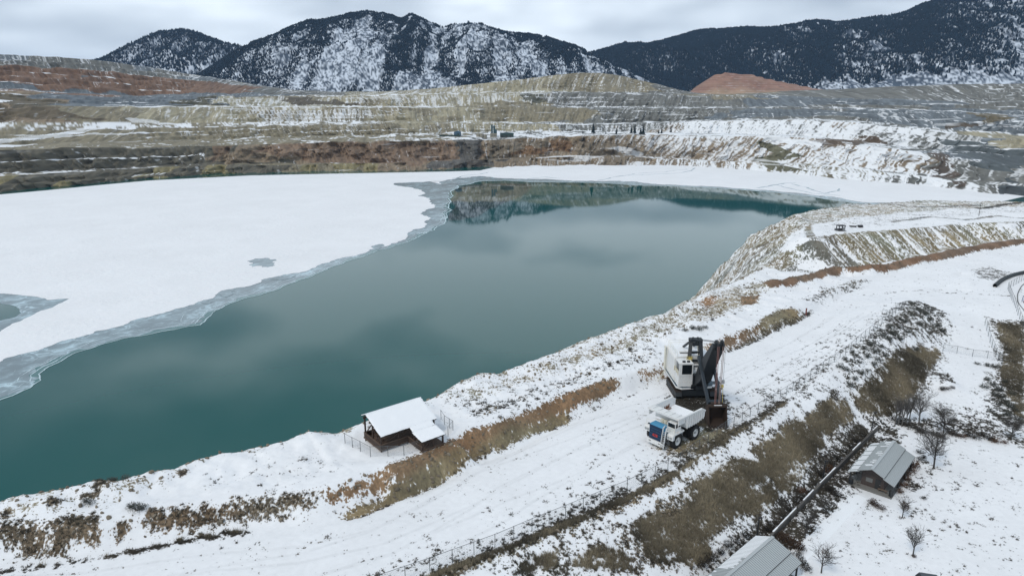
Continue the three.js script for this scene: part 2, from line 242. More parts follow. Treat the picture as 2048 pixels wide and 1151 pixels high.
for (let j = 0; j < KM; j++) for (let i = 0; i < KN; i++) {
  const x = KX0 + i, z = KZ0 - j, o = j * KN + i;
  if (Math.abs(x) > -z * .86 + 40) continue;
  let c = .09, k = [.11, .1, .08];
  const rs = pdist(rimLine, x, z), past = -rs[0] * rs[1];
  if (past > -3) { const t = sstep(-3, 1, past) * .5; if (t > c) { c = t; k = SOIL.clay; } }
  for (const p of patches) {
    if (p.bb === undefined) { const xs = p.P.map(q => q[0]), zs = p.P.map(q => q[1]), m = (p.half ?? 0) + p.soft + 1; p.bb = [Math.min(...xs) - m, Math.max(...xs) + m, Math.min(...zs) - m, Math.max(...zs) + m]; }
    if (x < p.bb[0] || x > p.bb[1] || z < p.bb[2] || z > p.bb[3]) continue;
    const d = p.line ? pdist(p.P, x, z)[0] - p.half : sdPoly(p.P, x, z);
    const w = sstep(p.soft, -p.soft, d); if (w <= 0) continue;
    const v = p.cover * w;
    if (v > c) { c = v; k = p.kind; } else if (v > c * .6) { const m = .5 * (v / c - .6) / .4; k = k.map((q, n) => mix(q, p.kind[n], m)); }
  }
  for (const p of clearings) { const d = pdist(p.P, x, z)[0] - p.half; if (d < p.soft) c = Math.min(c, mix(p.keep, c, sstep(-p.soft, p.soft, d))); }
  const sd = sdPoly(dumpTop, x, z); dumpS[o] = sd;
  if (sd > -6 && sd < 60) { const q = pdist(dumpEdge, x, z); dumpU[o] = q[2] * 9; const inDump = Math.abs(groundHeight(x, z) - (9.5 - .035 * (x - 120) - sd * .6 - Math.max(0, sd - 20) * .75)) < 1.5 ? 1 : 0; if (inDump && sd > -1) { c = .56; k = vn(x * .05, z * .05) > .5 ? [.2, .18, .115] : [.17, .165, .135]; } else dumpS[o] = -50; } else dumpS[o] = -50;
  cover[o] = c; tone[o * 3] = k[0]; tone[o * 3 + 1] = k[1]; tone[o * 3 + 2] = k[2];
}
const fieldAt = (A, x, z, n = 1, c = 0) => {
  const u = clamp(x - KX0, 0, KN - 1.001), v = clamp(KZ0 - z, 0, KM - 1.001), i = u | 0, j = v | 0, fx = u - i, fz = v - j, o = (j * KN + i) * n + c;
  return (A[o] * (1 - fx) + A[o + n] * fx) * (1 - fz) + (A[o + KN * n] * (1 - fx) + A[o + n + KN * n] * fx) * fz;
};
const bareness = (x, z) => fieldAt(cover, x, z);
const toByte = v => 255 * Math.pow(clamp(v), 1 / 2.2);
const trackMask = new Uint8Array(KN * KM); for (let j = 0; j < KM; j++) for (let i = 0; i < KN; i++) { const x = KX0 + i, z = KZ0 - j; if (z < -190 || Math.abs(x) > -z * .86 + 36) continue; for (const q of tracks) if (pdist(q.P, x, z)[0] < 1.6) { trackMask[j * KN + i] = 1; break; } }
const trackNear = (x, z) => trackMask[clamp(Math.round(KZ0 - z), 0, KM - 1) * KN + clamp(Math.round(x - KX0), 0, KN - 1)];
function groundTile(x0, x1, z0, z1, W, H, step) {
  const col = new Uint8Array(W * H * 4), bump = new Uint8Array(W * H * 4);
  for (let j = 0; j < H; j++) {
    const z = mix(z0, z1, (j + .5) / H);
    for (let i = 0; i < W; i++) {
      const x = mix(x0, x1, (i + .5) / W), o = (j * W + i) * 4;
      if (Math.abs(x) > -z * .86 + 36) { col[o] = col[o + 1] = col[o + 2] = 225; col[o + 3] = 255; bump[o + 3] = 255; continue; }
      const c = fieldAt(cover, x, z), bare0 = trackNear(x, z), sd = fieldAt(dumpS, x, z);
      // snow lies where the cover noise is above the bare fraction
      const n1 = vn(x * .55 + 7, z * .55), n2 = vn(x * 1.7, z * 1.7 + 31), n3 = vn(x * 4.3 + 11, z * 4.3), n4 = vn(x * 9.1, z * 9.1 + 5);
      let n = n1 * .2 + n2 * .25 + n3 * .3 + n4 * .25;
      if (sd > -1) { const u = fieldAt(dumpU, x, z), g = vn(u * 1.9 + 1.6 * fbm(x * .11, z * .11, 3), sd * .07), g2 = vn(u * 4.1 + 2 * n1, sd * .12 + 9); n = g * .4 + g2 * .2 + n2 * .16 + n3 * .24; }
      let tk = 0; if (bare0) { for (const q of tracks) { const d = pdist(q.P, x, z)[0]; if (d < .45) tk = Math.max(tk, sstep(.45, .1, d) * (.35 + .65 * n1)); } }
      const thr = .17 + .66 * Math.min(c + tk * .16, 1.02), bare = clamp((thr - n) * 20 + .5);
      const m = (.62 + .5 * n3 + .35 * n2 + .28 * (n4 - .5)) * (.68 + .64 * vn(x * .27 + 50, z * .27)), fine = vn(x * .11, z * .11);
      const s = .80 - .07 * tk + .05 * (n2 - .5) - .05 * (fine - .5) + .03 * (n4 - .5) + .03 * (vn(x * .23, z * .23) - .5);
      const kr = fieldAt(tone, x, z, 3, 0), kg = fieldAt(tone, x, z, 3, 1), kb = fieldAt(tone, x, z, 3, 2), warm = .9 + .25 * fine;
      col[o] = toByte(mix(s * .985, kr * m * warm, bare)); col[o + 1] = toByte(mix(s, kg * m, bare)); col[o + 2] = toByte(mix(s * 1.02, kb * m * (1.1 - .2 * fine), bare)); col[o + 3] = 255;
      const b = 110 - 40 * tk + 60 * n2 + 40 * (1 - bare) + bare * 60 * (n4 - .3); bump[o] = bump[o + 1] = bump[o + 2] = b; bump[o + 3] = 255;
    }
  }
  const map = new THREE.DataTexture(col, W, H); map.colorSpace = THREE.SRGBColorSpace; map.magFilter = THREE.LinearFilter; map.minFilter = THREE.LinearMipmapLinearFilter; map.generateMipmaps = true; map.needsUpdate = true;
  const bm = new THREE.DataTexture(bump, W, H); bm.magFilter = THREE.LinearFilter; bm.needsUpdate = true;
  const nx = Math.round((x1 - x0) / step), nz = Math.round((z0 - z1) / step), pos = [], uv = [], idx = [], id = new Int32Array((nx + 1) * (nz + 1)).fill(-1);
  const vert = (i, j) => { const q = j * (nx + 1) + i; if (id[q] < 0) { const x = mix(x0, x1, i / nx), z = mix(z0, z1, j / nz); id[q] = pos.length / 3; pos.push(x, groundHeight(x, z), z); uv.push(i / nx, j / nz); } return id[q]; };
  for (let j = 0; j < nz; j++) for (let i = 0; i < nx; i++) {
    const x = mix(x0, x1, (i + .5) / nx), z = mix(z0, z1, (j + .5) / nz);
    if (Math.abs(x) > -z * .84 + 30) continue;
    if (pdist(rimLine, x, z)[1] < 0 && pdist(rimLine, x, z)[0] > 120 && sdPoly(dumpTop, x, z) > 150) continue;
    const a = vert(i, j), b = vert(i + 1, j), c = vert(i, j + 1), d = vert(i + 1, j + 1); idx.push(a, b, c, b, d, c);
  }
  const g = new THREE.BufferGeometry(); g.setAttribute('position', new THREE.Float32BufferAttribute(pos, 3)); g.setAttribute('uv', new THREE.Float32BufferAttribute(uv, 2)); g.setIndex(idx); g.computeVertexNormals();
  return struct('snowy_ground', g, new THREE.MeshStandardMaterial({ map, bumpMap: bm, bumpScale: .12, roughness: .95 }));
}
groundTile(-110, 60, -63, -207, 2048, 1728, .5);
groundTile(60, 230, -63, -207, 2048, 1728, .5);
groundTile(-110, 298, -207, -400, 2048, 1024, 1);


// ---------------------------------------------------------------- the lake, its ice and the snow on the ice
{
  const g = new THREE.PlaneGeometry(3400, 1900, 1, 1); g.rotateX(-Math.PI / 2); g.translate(100, WATER, -1010);
  const N = 512, d = new Uint8Array(N * N * 4);
  for (let j = 0; j < N; j++) for (let i = 0; i < N; i++) { const v = 128 + 60 * (vn(i / 8, j / 8) - .5) + 50 * (vn(i / 3, j / 3) - .5), o = (j * N + i) * 4; d[o] = d[o + 1] = d[o + 2] = v; d[o + 3] = 255; }
  const b = new THREE.DataTexture(d, N, N); b.wrapS = b.wrapT = THREE.RepeatWrapping; b.repeat.set(3400 / 120, 1900 / 120); b.magFilter = THREE.LinearFilter; b.needsUpdate = true;
  struct('lake_water', g, new THREE.MeshPhysicalMaterial({ color: rgb(.0, .07, .063), roughness: .035, specularIntensity: .9, specularColor: rgb(.82, 1, 1), ior: 1.33, bumpMap: b, bumpScale: .0035 }));
}
function ragged(P, amp, minLen, seed, closed = true) {
  const r = rng(seed); let Q = P.map(p => [p[0], p[1]]);
  for (let it = 0; it < 9; it++) {
    const out = []; let split = false;
    for (let i = 0; i < Q.length; i++) {
      const a = Q[i], b = Q[(i + 1) % Q.length]; out.push(a); if (!closed && i === Q.length - 1) break;
      const dx = b[0] - a[0], dz = b[1] - a[1], l = Math.hypot(dx, dz);
      const q = Math.max(minLen, -a[1] * .0035); if (l > q && -a[1] < 1600) { const k = (r() - .5) * amp, e = l * k; out.push([(a[0] + b[0]) / 2 - dz / l * e, (a[1] + b[1]) / 2 + dx / l * e]); split = true; }
    }
    Q = out; if (!split) break;
  }
  return Q;
}
function sheet(name, P, y, thick, mat, holes = []) {
  const s = new THREE.Shape(P.map(p => new THREE.Vector2(p[0], -p[1]))); for (const h of holes) s.holes.push(new THREE.Path(h.map(p => new THREE.Vector2(p[0], -p[1]))));
  const g = new THREE.ExtrudeGeometry(s, { depth: thick, bevelEnabled: false }); g.rotateX(-Math.PI / 2); g.translate(0, y, 0);
  return struct(name, g, mat);
}
const tileTex = (N, f, srgb, size) => {
  const d = new Uint8Array(N * N * 4); for (let j = 0; j < N; j++) for (let i = 0; i < N; i++) { const c = f(i / N, j / N), o = (j * N + i) * 4; d[o] = c[0]; d[o + 1] = c[1]; d[o + 2] = c[2]; d[o + 3] = 255; }
  const t = new THREE.DataTexture(d, N, N); if (srgb) t.colorSpace = THREE.SRGBColorSpace; t.wrapS = t.wrapT = THREE.RepeatWrapping; t.magFilter = THREE.LinearFilter; t.minFilter = THREE.LinearMipmapLinearFilter; t.generateMipmaps = true; t.repeat.set(1 / size, 1 / size); t.needsUpdate = true; return t;
};
// seamless noise: blend of two shifted copies across the tile edge
const wrapN = (u, v, f, o = 4) => { const a = fbm(u * f, v * f, o), b = fbm((u - 1) * f, v * f, o), c = fbm(u * f, (v - 1) * f, o), e = fbm((u - 1) * f, (v - 1) * f, o); const s = sstep(0, 1, u), t = sstep(0, 1, v); return mix(mix(a, b, s), mix(c, e, s), t); };
const wetTex = tileTex(1024, (u, v) => {
  const w = wrapN(u, v, 5, 4), q = wrapN(u + w * .35, v + w * .2, 14, 3), line = Math.pow(1 - Math.abs(q - .5) * 2, 9), cloud = wrapN(u, v, 8, 5), k = .17 + .16 * cloud + .42 * line * clamp(cloud * 2.4 - .7);
  return [toByte(k * .78), toByte(k * 1.02), toByte(k * 1.12)];
}, true, 90);
const sastrugi = tileTex(512, (u, v) => { const n = wrapN(u, v * 1, 24, 4) * .6 + wrapN(u + 3, v, 9, 3) * .4; const b = 255 * n; return [b, b, b]; }, false, 70);
const wetIce = new THREE.MeshPhysicalMaterial({ map: wetTex, roughness: .22, ior: 1.31 });
const snowTint = tileTex(512, (u, v) => { const n = wrapN(u, v, 6, 5), s = .8 + .09 * (n - .5); return [toByte(s * .985), toByte(s), toByte(s * 1.02)]; }, true, 160);
const iceSnow = new THREE.MeshStandardMaterial({ map: snowTint, roughness: .9, bumpMap: sastrugi, bumpScale: .9 });
const skimTex = tileTex(512, (u, v) => { const q = wrapN(u, v, 12, 4), line = Math.pow(1 - Math.abs(q - .5) * 2, 14), k = .03 + .1 * line; return [toByte(k * .7), toByte(k * 1.15), toByte(k)]; }, true, 70);
const rimeMat = std([.5, .62, .66], .7);
// thin wet ice reaching out beyond the snow
const iceEdge = [[-265.03,-282.11],[-248.05,-308.54],[-243.11,-322.83],[-244.25,-333.02],[-250.58,-341.06],[-251.13,-355.24],[-250.41,-372.12],[-243.67,-385.33],[-233.42,-399.42],[-217.44,-410.62],[-200.63,-422.4],[-201.16,-432.7],[-203.7,-449.04],[-200.11,-470.21],[-186.46,-491.96],[-177.45,-509.89],[-169.64,-535.24],[-160.16,-559.64],[-144.98,-603.29],[-126.18,-647.06],[-99.85,-699.81],[-84.58,-749.4],[-77.34,-789.56],[-78.97,-819.85],[-77.45,-887.59],[-84.97,-952.77],[-86.8,-1017.16],[-93.69,-1072.67],[-89.08,-1134.34],[-70.2,-1160.97],[-51.05,-1203.26],[-12.18,-1210.6],[30.79,-1188.84],[148.78,-1174.74],[258.24,-1134.34],[324.59,-1108.87],[370.51,-1078.55],[406.47,-1049.78],[436.26,-1011.91],[459.63,-966.92],[485.51,-934.51]];
const farIce = [[602.32,-948.14],[677.4,-957.44],[800.81,-1049.78],[732.43,-1084.48],[683.2,-1134.34],[659.78,-1181.75],[609.95,-1256.52],[542.99,-1314.55],[479.39,-1407.09],[397.7,-1479.76],[298.36,-1513.2],[190.26,-1513.2],[81.56,-1501.89],[-25.2,-1468.94],[-63.16,-1378.02],[-120.76,-1359.29],[-215.3,-1341.04],[-361.99,-1314.55],[-484.67,-1289.06],[-559.6,-1248.63],[-630.11,-1210.6],[-680.94,-1147.51],[-723.04,-1084.48],[-764.74,-1033.22],[-833.54,-971.73],[-873.89,-887.59],[-281.69,-259.42]];
const hole = [[-402.99,-466.56],[-364.2,-471.44],[-352.97,-466.56],[-340.82,-457.06],[-333.18,-447.92],[-331.15,-439.11],[-335.83,-431.65],[-356.17,-407.77]];
const edgeR = ragged(iceEdge, .16, 1.2, 5, false);
sheet('wet_lake_ice', [...edgeR, ...ragged(farIce, .05, 12, 6, false)], WATER + .02, .1, wetIce, [ragged(hole, .14, 1, 9)]);
// pale frozen lip along the open water
{
  const pos = [], idx = []; let n = 0;
  edgeR.forEach((p, i) => { const a = edgeR[Math.max(0, i - 1)], b = edgeR[Math.min(edgeR.length - 1, i + 1)], dx = b[0] - a[0], dz = b[1] - a[1], l = Math.hypot(dx, dz) || 1, w = (.35 + .5 * vn(i * .21, 3)) * Math.max(1, -p[1] / 420); pos.push(p[0], WATER + .02, p[1], p[0], WATER + .2, p[1], p[0] + dz / l * w, WATER + .18, p[1] - dx / l * w); if (n) { const q = n * 3; idx.push(q - 3, q, q - 2, q, q + 1, q - 2, q - 2, q + 1, q - 1, q + 1, q + 2, q - 1); } n++; });
  const g = new THREE.BufferGeometry(); g.setAttribute('position', new THREE.Float32BufferAttribute(pos, 3)); g.setIndex(idx); g.computeVertexNormals(); struct('ice_lip', g, rimeMat);
}
// layers within the wet margin: a darker outer ribbon and pale pressure lines that follow the edge
function follow(off, w, y, mat, name, seed, from = 0, to = 1) {
  const n = edgeR.length, pos = [], idx = []; let c = 0;
  for (let i = Math.floor(n * from); i < Math.floor(n * to); i++) {
    const a = edgeR[Math.max(0, i - 6)], b = edgeR[Math.min(n - 1, i + 6)], dx = b[0] - a[0], dz = b[1] - a[1], l = Math.hypot(dx, dz) || 1, nx = dz / l, nz = -dx / l, p = edgeR[i], o = off * (.35 + 1.3 * fbm(i * .02 + seed, seed, 3)), h = w * Math.max(.001, 2.6 * (vn(i * .07, seed * 3) * .6 + vn(i * .3, seed) * .4) - .85);
    pos.push(p[0] + nx * o, WATER + y, p[1] + nz * o, p[0] + nx * (o + h), WATER + y, p[1] + nz * (o + h)); if (c) idx.push(2 * c - 2, 2 * c, 2 * c - 1, 2 * c, 2 * c + 1, 2 * c - 1); c++;
  }
  const g = new THREE.BufferGeometry(); g.setAttribute('position', new THREE.Float32BufferAttribute(pos, 3)); g.setIndex(idx); g.computeVertexNormals(); return struct(name, g, mat);
}
const thinIce = new THREE.MeshPhysicalMaterial({ color: rgb(.075, .17, .17), roughness: .12, ior: 1.31 });
follow(.4, 4.5, .124, thinIce, 'thin_ice_ribbon', 2, 0, .72);
follow(4, .5, .128, rimeMat, 'ice_pressure_line', 5, 0, .7); follow(7, .35, .132, rimeMat, 'ice_pressure_line', 8, 0, .66); follow(9.5, .6, .128, rimeMat, 'ice_pressure_line', 11, 0, .6); follow(13, .3, .132, rimeMat, 'ice_pressure_line', 14, 0, .5);
// snow-covered ice
const snowA = [[-298.55,-277.3],[-299.11,-323.45],[-283.47,-358.21],[-272.15,-383.64],[-252.53,-417.42],[-236.01,-449.04],[-223.56,-475.17],[-219.92,-501.47],[-203.03,-517.11],[-189.76,-548],[-173.65,-563.05],[-161.41,-597.49],[-141.62,-629.7],[-123.81,-660.69],[-110.66,-721.06],[-98.5,-773.64],[-97.71,-826.88],[-112.3,-887.59],[-115.21,-957.44],[-139.03,-1017.16],[-142.42,-1084.48],[-168.93,-1121.47],[-197.81,-1174.74],[-157.35,-1188.84],[-123.86,-1196.01],[-81.33,-1203.26],[-100.6,-1174.74],[-120.35,-1160.97],[-101.01,-1233.14],[-58.83,-1280.77],[-21.52,-1248.63],[31.9,-1233.14],[152.28,-1203.26],[262.61,-1154.2],[329.96,-1127.87],[376.47,-1096.55],[412.85,-1066.86],[445.1,-1033.22],[475.68,-986.43],[494.61,-952.77]];
const snowHole = [[-434.33,-491.96],[-381.71,-495.99],[-354.85,-489.31],[-335.27,-478.95],[-321.39,-482.79],[-320.44,-464.15],[-321.89,-440.19],[-319.48,-408.71],[-327.45,-361.22]];
const patch = [[-235.99,-601.35],[-232.83,-611.19],[-224.46,-613.2],[-212.5,-607.22],[-212.4,-597.49],[-205.42,-584.35],[-209.89,-577.08],[-218.24,-582.52],[-223.42,-578.88],[-229.54,-586.19],[-228.32,-593.68]];
const pits = [[[-221.23,-471.44],[-220.87,-478.95],[-214.44,-473.92],[-215.4,-467.77]], [[-216.79,-491.96],[-215.4,-501.47],[-209.69,-504.25],[-207.17,-491.96],[-211.71,-486.68]], [[-194.7,-538.38],[-183.62,-554.59],[-178.16,-552.93],[-185.64,-535.24]], [[-134.66,-653.81],[-128.8,-674.86],[-123.24,-663.01],[-128.57,-647.06]]];
sheet('snow_covered_ice', [...ragged(snowA, .34, 1.2, 15, false), ...farIce], WATER + .14, .16, iceSnow, [ragged(snowHole, .22, .8, 21), ]);
for (const [i, p] of [patch, ...pits].entries()) sheet('open_ice_patch', ragged(p, .5, .5, 31 + i), WATER + .29, .016, wetIce);
// clear skim ice in the corner of the open water
sheet('skim_ice', ragged([[-90.77,-1084.48],[-69.42,-1147.51],[-20.29,-1174.74],[30.09,-1160.97],[30.05,-1096.55],[15.6,-1027.81],[-9.67,-952.77],[-31.63,-887.59],[-45,-834.03],[-61.72,-812.93],[-75.65,-809.51],[-78.32,-867.72],[-82.21,-952.77]], .12, 1.5, 51), WATER + .004, .03, new THREE.MeshPhysicalMaterial({ map: skimTex, roughness: .03, ior: 1.31 }));
// refrozen cracks and drift lines: narrow bands of wet ice
function band(P, w, seed) {
  const Q = ragged(P, .14, 3, seed, false), pos = [], idx = [];
  Q.forEach((p, i) => { const a = Q[Math.max(0, i - 1)], b = Q[Math.min(Q.length - 1, i + 1)], dx = b[0] - a[0], dz = b[1] - a[1], l = Math.hypot(dx, dz) || 1, h = w * (.4 + 1.1 * vn(i * .3, seed)); pos.push(p[0] - dz / l * h, WATER + .306, p[1] + dx / l * h, p[0] + dz / l * h, WATER + .306, p[1] - dx / l * h); if (i) idx.push(2 * i - 2, 2 * i - 1, 2 * i, 2 * i - 1, 2 * i + 1, 2 * i); });
  const g = new THREE.BufferGeometry(); g.setAttribute('position', new THREE.Float32BufferAttribute(pos, 3)); g.setIndex(idx); g.computeVertexNormals(); const m = struct('ice_crack', g, crackMat); return m;
}
const crackMat = std([.3, .38, .42], .5);
band([[148.82,-1210.6],[192.74,-1272.59],[258.53,-1305.95],[320.85,-1332.1],[373.72,-1427.13]], 1.6, 1); band([[192.74,-1272.59],[233.4,-1323.27],[296.04,-1350.11],[353.5,-1407.09]], 1.2, 2);
band([[392.55,-1108.87],[441.29,-1154.2],[482.93,-1181.75]], 2, 3); band([[438.81,-1147.51],[445.26,-1090.48],[453.43,-1044.2],[484.99,-1022.46]], 1.6, 4); band([[467.19,-1160.97],[475.07,-1115.14],[472.29,-1044.2],[504.83,-1072.67],[520.04,-1102.68]], 1.6, 5);
band([[-107.29,-1203.26],[-91,-1280.77],[-64.63,-1305.95],[-47.1,-1341.04]], 1.6, 6); band([[-106.07,-1240.84],[-80.8,-1264.5],[-53.9,-1272.59]], 2.2, 7); band([[27.47,-1233.14],[59.92,-1264.5],[85.57,-1240.84]], 1.8, 8);


// ---------------------------------------------------------------- the pit's far walls: benches and faces lofted between measured break lines
// each line: points [x, y, z] in metres along the wall, from the left to the right
const breaks = [
  [[-887.1,-86,-993.6],[-780.6,-86,-1047.4],[-696.6,-86,-1166.7],[-580.8,-86,-1289.4],[-410.2,-86,-1342.1],[-221.1,-86,-1370],[-25,-86,-1450.3],[187.5,-86,-1482.7],[392.1,-86,-1450.3],[536.1,-86,-1289.4],[652.3,-86,-1159.8],[709.3,-86,-1052],[798.5,-86,-892]],
  [[-912,-58.8,-1036.6],[-801.3,-58.9,-1090.4],[-713.9,-62.7,-1209.7],[-594.2,-64.9,-1332.4],[-419.5,-68,-1385.1],[-226,-67.6,-1413],[-25.6,-67.6,-1493.3],[191.3,-64,-1525.7],[400.5,-69.7,-1493.3],[548.5,-64.9,-1332.4],[665.2,-65.5,-1195.8],[725,-69.5,-1088],[821.7,-62.9,-928]],
  [[-928.8,-58.2,-1056.6],[-815.4,-57.9,-1110.4],[-725.1,-61.2,-1229.7],[-602.9,-64.9,-1352.4],[-425.4,-67.9,-1405.1],[-229.1,-67.4,-1433],[-25.9,-67.2,-1513.3],[193.7,-63.5,-1545.7],[405.7,-69.3,-1513.3],[556.3,-63,-1352.4],[673.5,-62.9,-1211.8],[734.8,-66.7,-1104],[835.1,-61.6,-944]],
  [[-954.7,-23.2,-1096.6],[-837.1,-23.3,-1150.4],[-742.9,-28.6,-1269.7],[-616.5,-33.5,-1392.4],[-434.2,-30.1,-1445.1],[-233.6,-27.8,-1473],[-26.4,-29.4,-1553.3],[197.2,-22.6,-1585.7],[412.8,-23,-1553.3],[567.3,-18,-1392.4],[685.9,-30.3,-1243.8],[750.6,-39.8,-1136],[857.6,-41.3,-976]],
  [[-1034.8,-19.7,-1191.6],[-904.2,-20,-1245.4],[-796.8,-25,-1364.7],[-657,-27.6,-1487.4],[-461.6,-22.3,-1540.1],[-248.1,-19.4,-1568],[-27.9,-16.8,-1648.3],[208.7,-18.3,-1680.7],[437.6,-21.3,-1648.3],[605.6,-19.4,-1487.4],[726.4,-26.7,-1319.8],[798.4,-33,-1212],[920.9,-34.5,-1052]],
  [[-1090.2,-1.8,-1261.6],[-950.3,-0.9,-1315.4],[-833.4,-2.6,-1434.7],[-684.6,-3.9,-1557.4],[-480.5,-1.7,-1610.1],[-258.1,1.7,-1638],[-29,-1.3,-1718.3],[216.9,-6.1,-1750.7],[454.2,2.3,-1718.3],[630.3,11.1,-1557.4],[752.1,3.8,-1375.8],[829.9,-7.4,-1268],[964.4,-16.3,-1108]],
  [[-1130,10.1,-1311.6],[-982.9,14.5,-1365.4],[-859.9,11.4,-1484.7],[-705.3,5,-1607.4],[-494.8,4.3,-1660.1],[-265.8,4.5,-1688],[-29.8,1.7,-1768.3],[222.9,-3.1,-1800.7],[467.1,4.2,-1768.3],[650.1,12.7,-1607.4],[773.1,7.9,-1415.8],[854.7,-1.4,-1308],[997.3,-11.1,-1148]],
  [[-1198.1,46.6,-1401.6],[-1040.4,48,-1455.4],[-907.1,39.4,-1574.7],[-740.4,37.6,-1697.4],[-518.8,35.7,-1750.1],[-278.5,34.1,-1778],[-31.2,35.3,-1858.3],[232.8,31,-1890.7],[488.7,31.5,-1858.3],[683.9,34.2,-1697.4],[808.4,31.6,-1487.8],[896.1,26.3,-1380],[1051.9,17.9,-1220]],
  [[-1231.1,51,-1441.6],[-1068,52.6,-1495.4],[-929.4,43.2,-1614.7],[-757.4,40.6,-1737.4],[-530.4,38.7,-1790.1],[-284.6,37.1,-1818],[-31.8,38.6,-1898.3],[237.5,34.3,-1930.7],[498.9,34.7,-1898.3],[699.6,37.1,-1737.4],[825.2,35,-1519.8],[916.1,30.2,-1412],[1078.4,21,-1252]],
  [[-1311.4,72,-1541.6],[-1135.2,73.4,-1595.4],[-983.8,61.6,-1714.7],[-798.4,61.6,-1837.4],[-558.1,60.3,-1890.1],[-299.1,62.9,-1918],[-33.4,69.6,-1998.3],[248.6,69.7,-2030.7],[523.1,62.9,-1998.3],[737.5,56.7,-1837.4],[865.9,52,-1599.8],[964.3,48.6,-1492],[1141.3,43.8,-1332]],
  [[-1343.9,78.6,-1581.6],[-1162.8,78.1,-1635.4],[-1006.2,65.2,-1754.7],[-815.3,65.4,-1877.4],[-569.6,64.2,-1930.1],[-305.2,66.8,-1958],[-34,73.9,-2038.3],[253.3,74,-2070.7],[533.2,67,-2038.3],[753.1,60.3,-1877.4],[882.5,56.2,-1631.8],[984.1,53.5,-1524],[1167.7,47.9,-1364]],
  [[-1508.2,176.8,-1801.6],[-1302.6,164.6,-1855.4],[-1118.2,154.4,-1974.7],[-904.4,118.8,-2097.4],[-633.4,78.8,-2150.1],[-339,77.6,-2178],[-37.5,105.2,-2258.3],[278.3,131.6,-2290.7],[590.6,70.6,-2258.3],[839.5,77,-2097.4],[973.2,85.8,-1807.8],[1091.3,88.9,-1700],[1308.1,89.4,-1540]],
  [[-1763.6,178.2,-2101.6],[-1516.5,164.3,-2155.4],[-1291.5,147.6,-2274.7],[-1036.5,104.7,-2397.4],[-723.4,61.5,-2450.1],[-386.5,61.5,-2478],[-42.6,85.4,-2558.3],[316.1,103,-2590.7],[670.3,54.6,-2558.3],[961.2,64.7,-2397.4],[1104.4,75.3,-2047.8],[1248.1,77.2,-1940],[1515.6,78.3,-1780]]
];
const faceKinds = { D: [.11, .1, .074], O: [.215, .19, .13], B: [.22, .172, .118], R: [.18, .112, .076], G: [.13, .15, .165], T: [.3, .272, .19], g: [.15, .152, .14], K: [.13, .12, .1] };
// per face from the water up: ground kinds and snow share at the stations of the break lines
const faces = [
  ['face', 'DDDDOBBBBOggg', [.03, .03, .05, .05, .1, .12, .16, .42, .56, .58, .66, .5, .3]],
  ['bench', 'OODDOBBBBOggg', [.55, .55, .45, .12, .12, .12, .2, .3, .55, .6, .6, .4, .3]],
  ['face', 'DDDDBBBBBBBgg', [.04, .04, .05, .06, .08, .1, .16, .3, .5, .6, .62, .42, .3]],
  ['bench', 'OOOOOOggBggGG', [.12, .12, .15, .2, .3, .35, .62, .6, .55, .7, .6, .25, .2]],
  ['face', 'OOOOOOTgBBgGG', [.1, .1, .1, .14, .2, .22, .3, .3, .62, .7, .6, .22, .2]],
  ['bench', 'OOOOOOTgggggG', [.45, .45, .5, .45, .5, .4, .5, .5, .5, .6, .4, .3, .3]],
  ['face', 'BBOTTOTgggGGG', [.06, .06, .08, .3, .4, .18, .2, .18, .22, .25, .3, .3, .3]],
  ['bench', 'OOOOOOTgggGGG', [.75, .75, .75, .8, .7, .6, .5, .4, .4, .4, .35, .3, .3]],
  ['face', 'BBGGOTTggGggg', [.05, .05, .02, .06, .4, .36, .34, .22, .16, .2, .18, .2, .2]],
  ['bench', 'ORRGOTTggGggg', [.4, .4, .2, .2, .4, .5, .4, .3, .3, .3, .3, .3, .3]],
  ['face', 'RRRRgTTOggggg', [.1, .1, .1, .1, .2, .4, .34, .22, .16, .16, .2, .25, .25]],
  ['bench', 'ggggggggggggg', [.4, .4, .4, .4, .4, .4, .4, .4, .4, .4, .4, .4, .4]],
];
// patches on the walls in wall coordinates: distance mark along the wall, level of the face
const wallPatches = [];
const wp = (kind, snow, P) => wallPatches.push({ K: typeof kind === 'string' ? faceKinds[kind] : kind, snow, P });
const road = (P, half, snow = .95) => wallPatches.push({ line: true, P: P.map(p => [p[0] * .004, p[1]]), half, snow });
wp([.2, .14, .096], .06, [[560,2.86],[870,2.9],[870,0.65],[700,1.25],[560,2.11]]); wp([.11, .105, .095], .1, [[875,2.95],[950,2.97],[965,0.29],[880,0.37]]); wp([.2, .125, .07], .1, [[1050,2.74],[1110,2.73],[1115,2.17],[1060,2.16]]); wp([.06, .05, .04], .05, [[935,2.92],[948,2.92],[955,0.32],[940,0.35]]);
wp([.2, .165, .12], .12, [[980,2.9],[1045,2.85],[1055,0.9],[975,0.79]]); wp([.19, .155, .112], .14, [[1130,2.72],[1290,2.74],[1290,0.4],[1200,0.11],[1130,2.05]]); wp([.135, .13, .085], .12, [[1505,2.71],[1560,2.82],[1548,0.42],[1495,0.31]]); wp([.12, .09, .065], .3, [[1640,3.54],[1760,4.41],[1800,4],[1760,2.89],[1650,2.66]]);
wp('T', .1, [[730,6.73],[870,6.72],[860,4.41],[735,4.6]]); wp('O', .12, [[940,8.55],[1100,8.61],[1160,6.43],[1130,5.99],[960,6.07]]); wp([.3, .28, .2], .42, [[430,8.9],[680,8.91],[690,7.82],[430,7.05]]); wp('O', .55, [[520,6.85],[720,6.88],[700,4.91],[520,5.2]]); wp([.12, .1, .065], .06, [[0,8.95],[80,8.44],[150,6.94],[0,6.81]]); wp([.12, .095, .06], .05, [[0,6.76],[150,6.88],[190,6.14],[0,6.14]]);
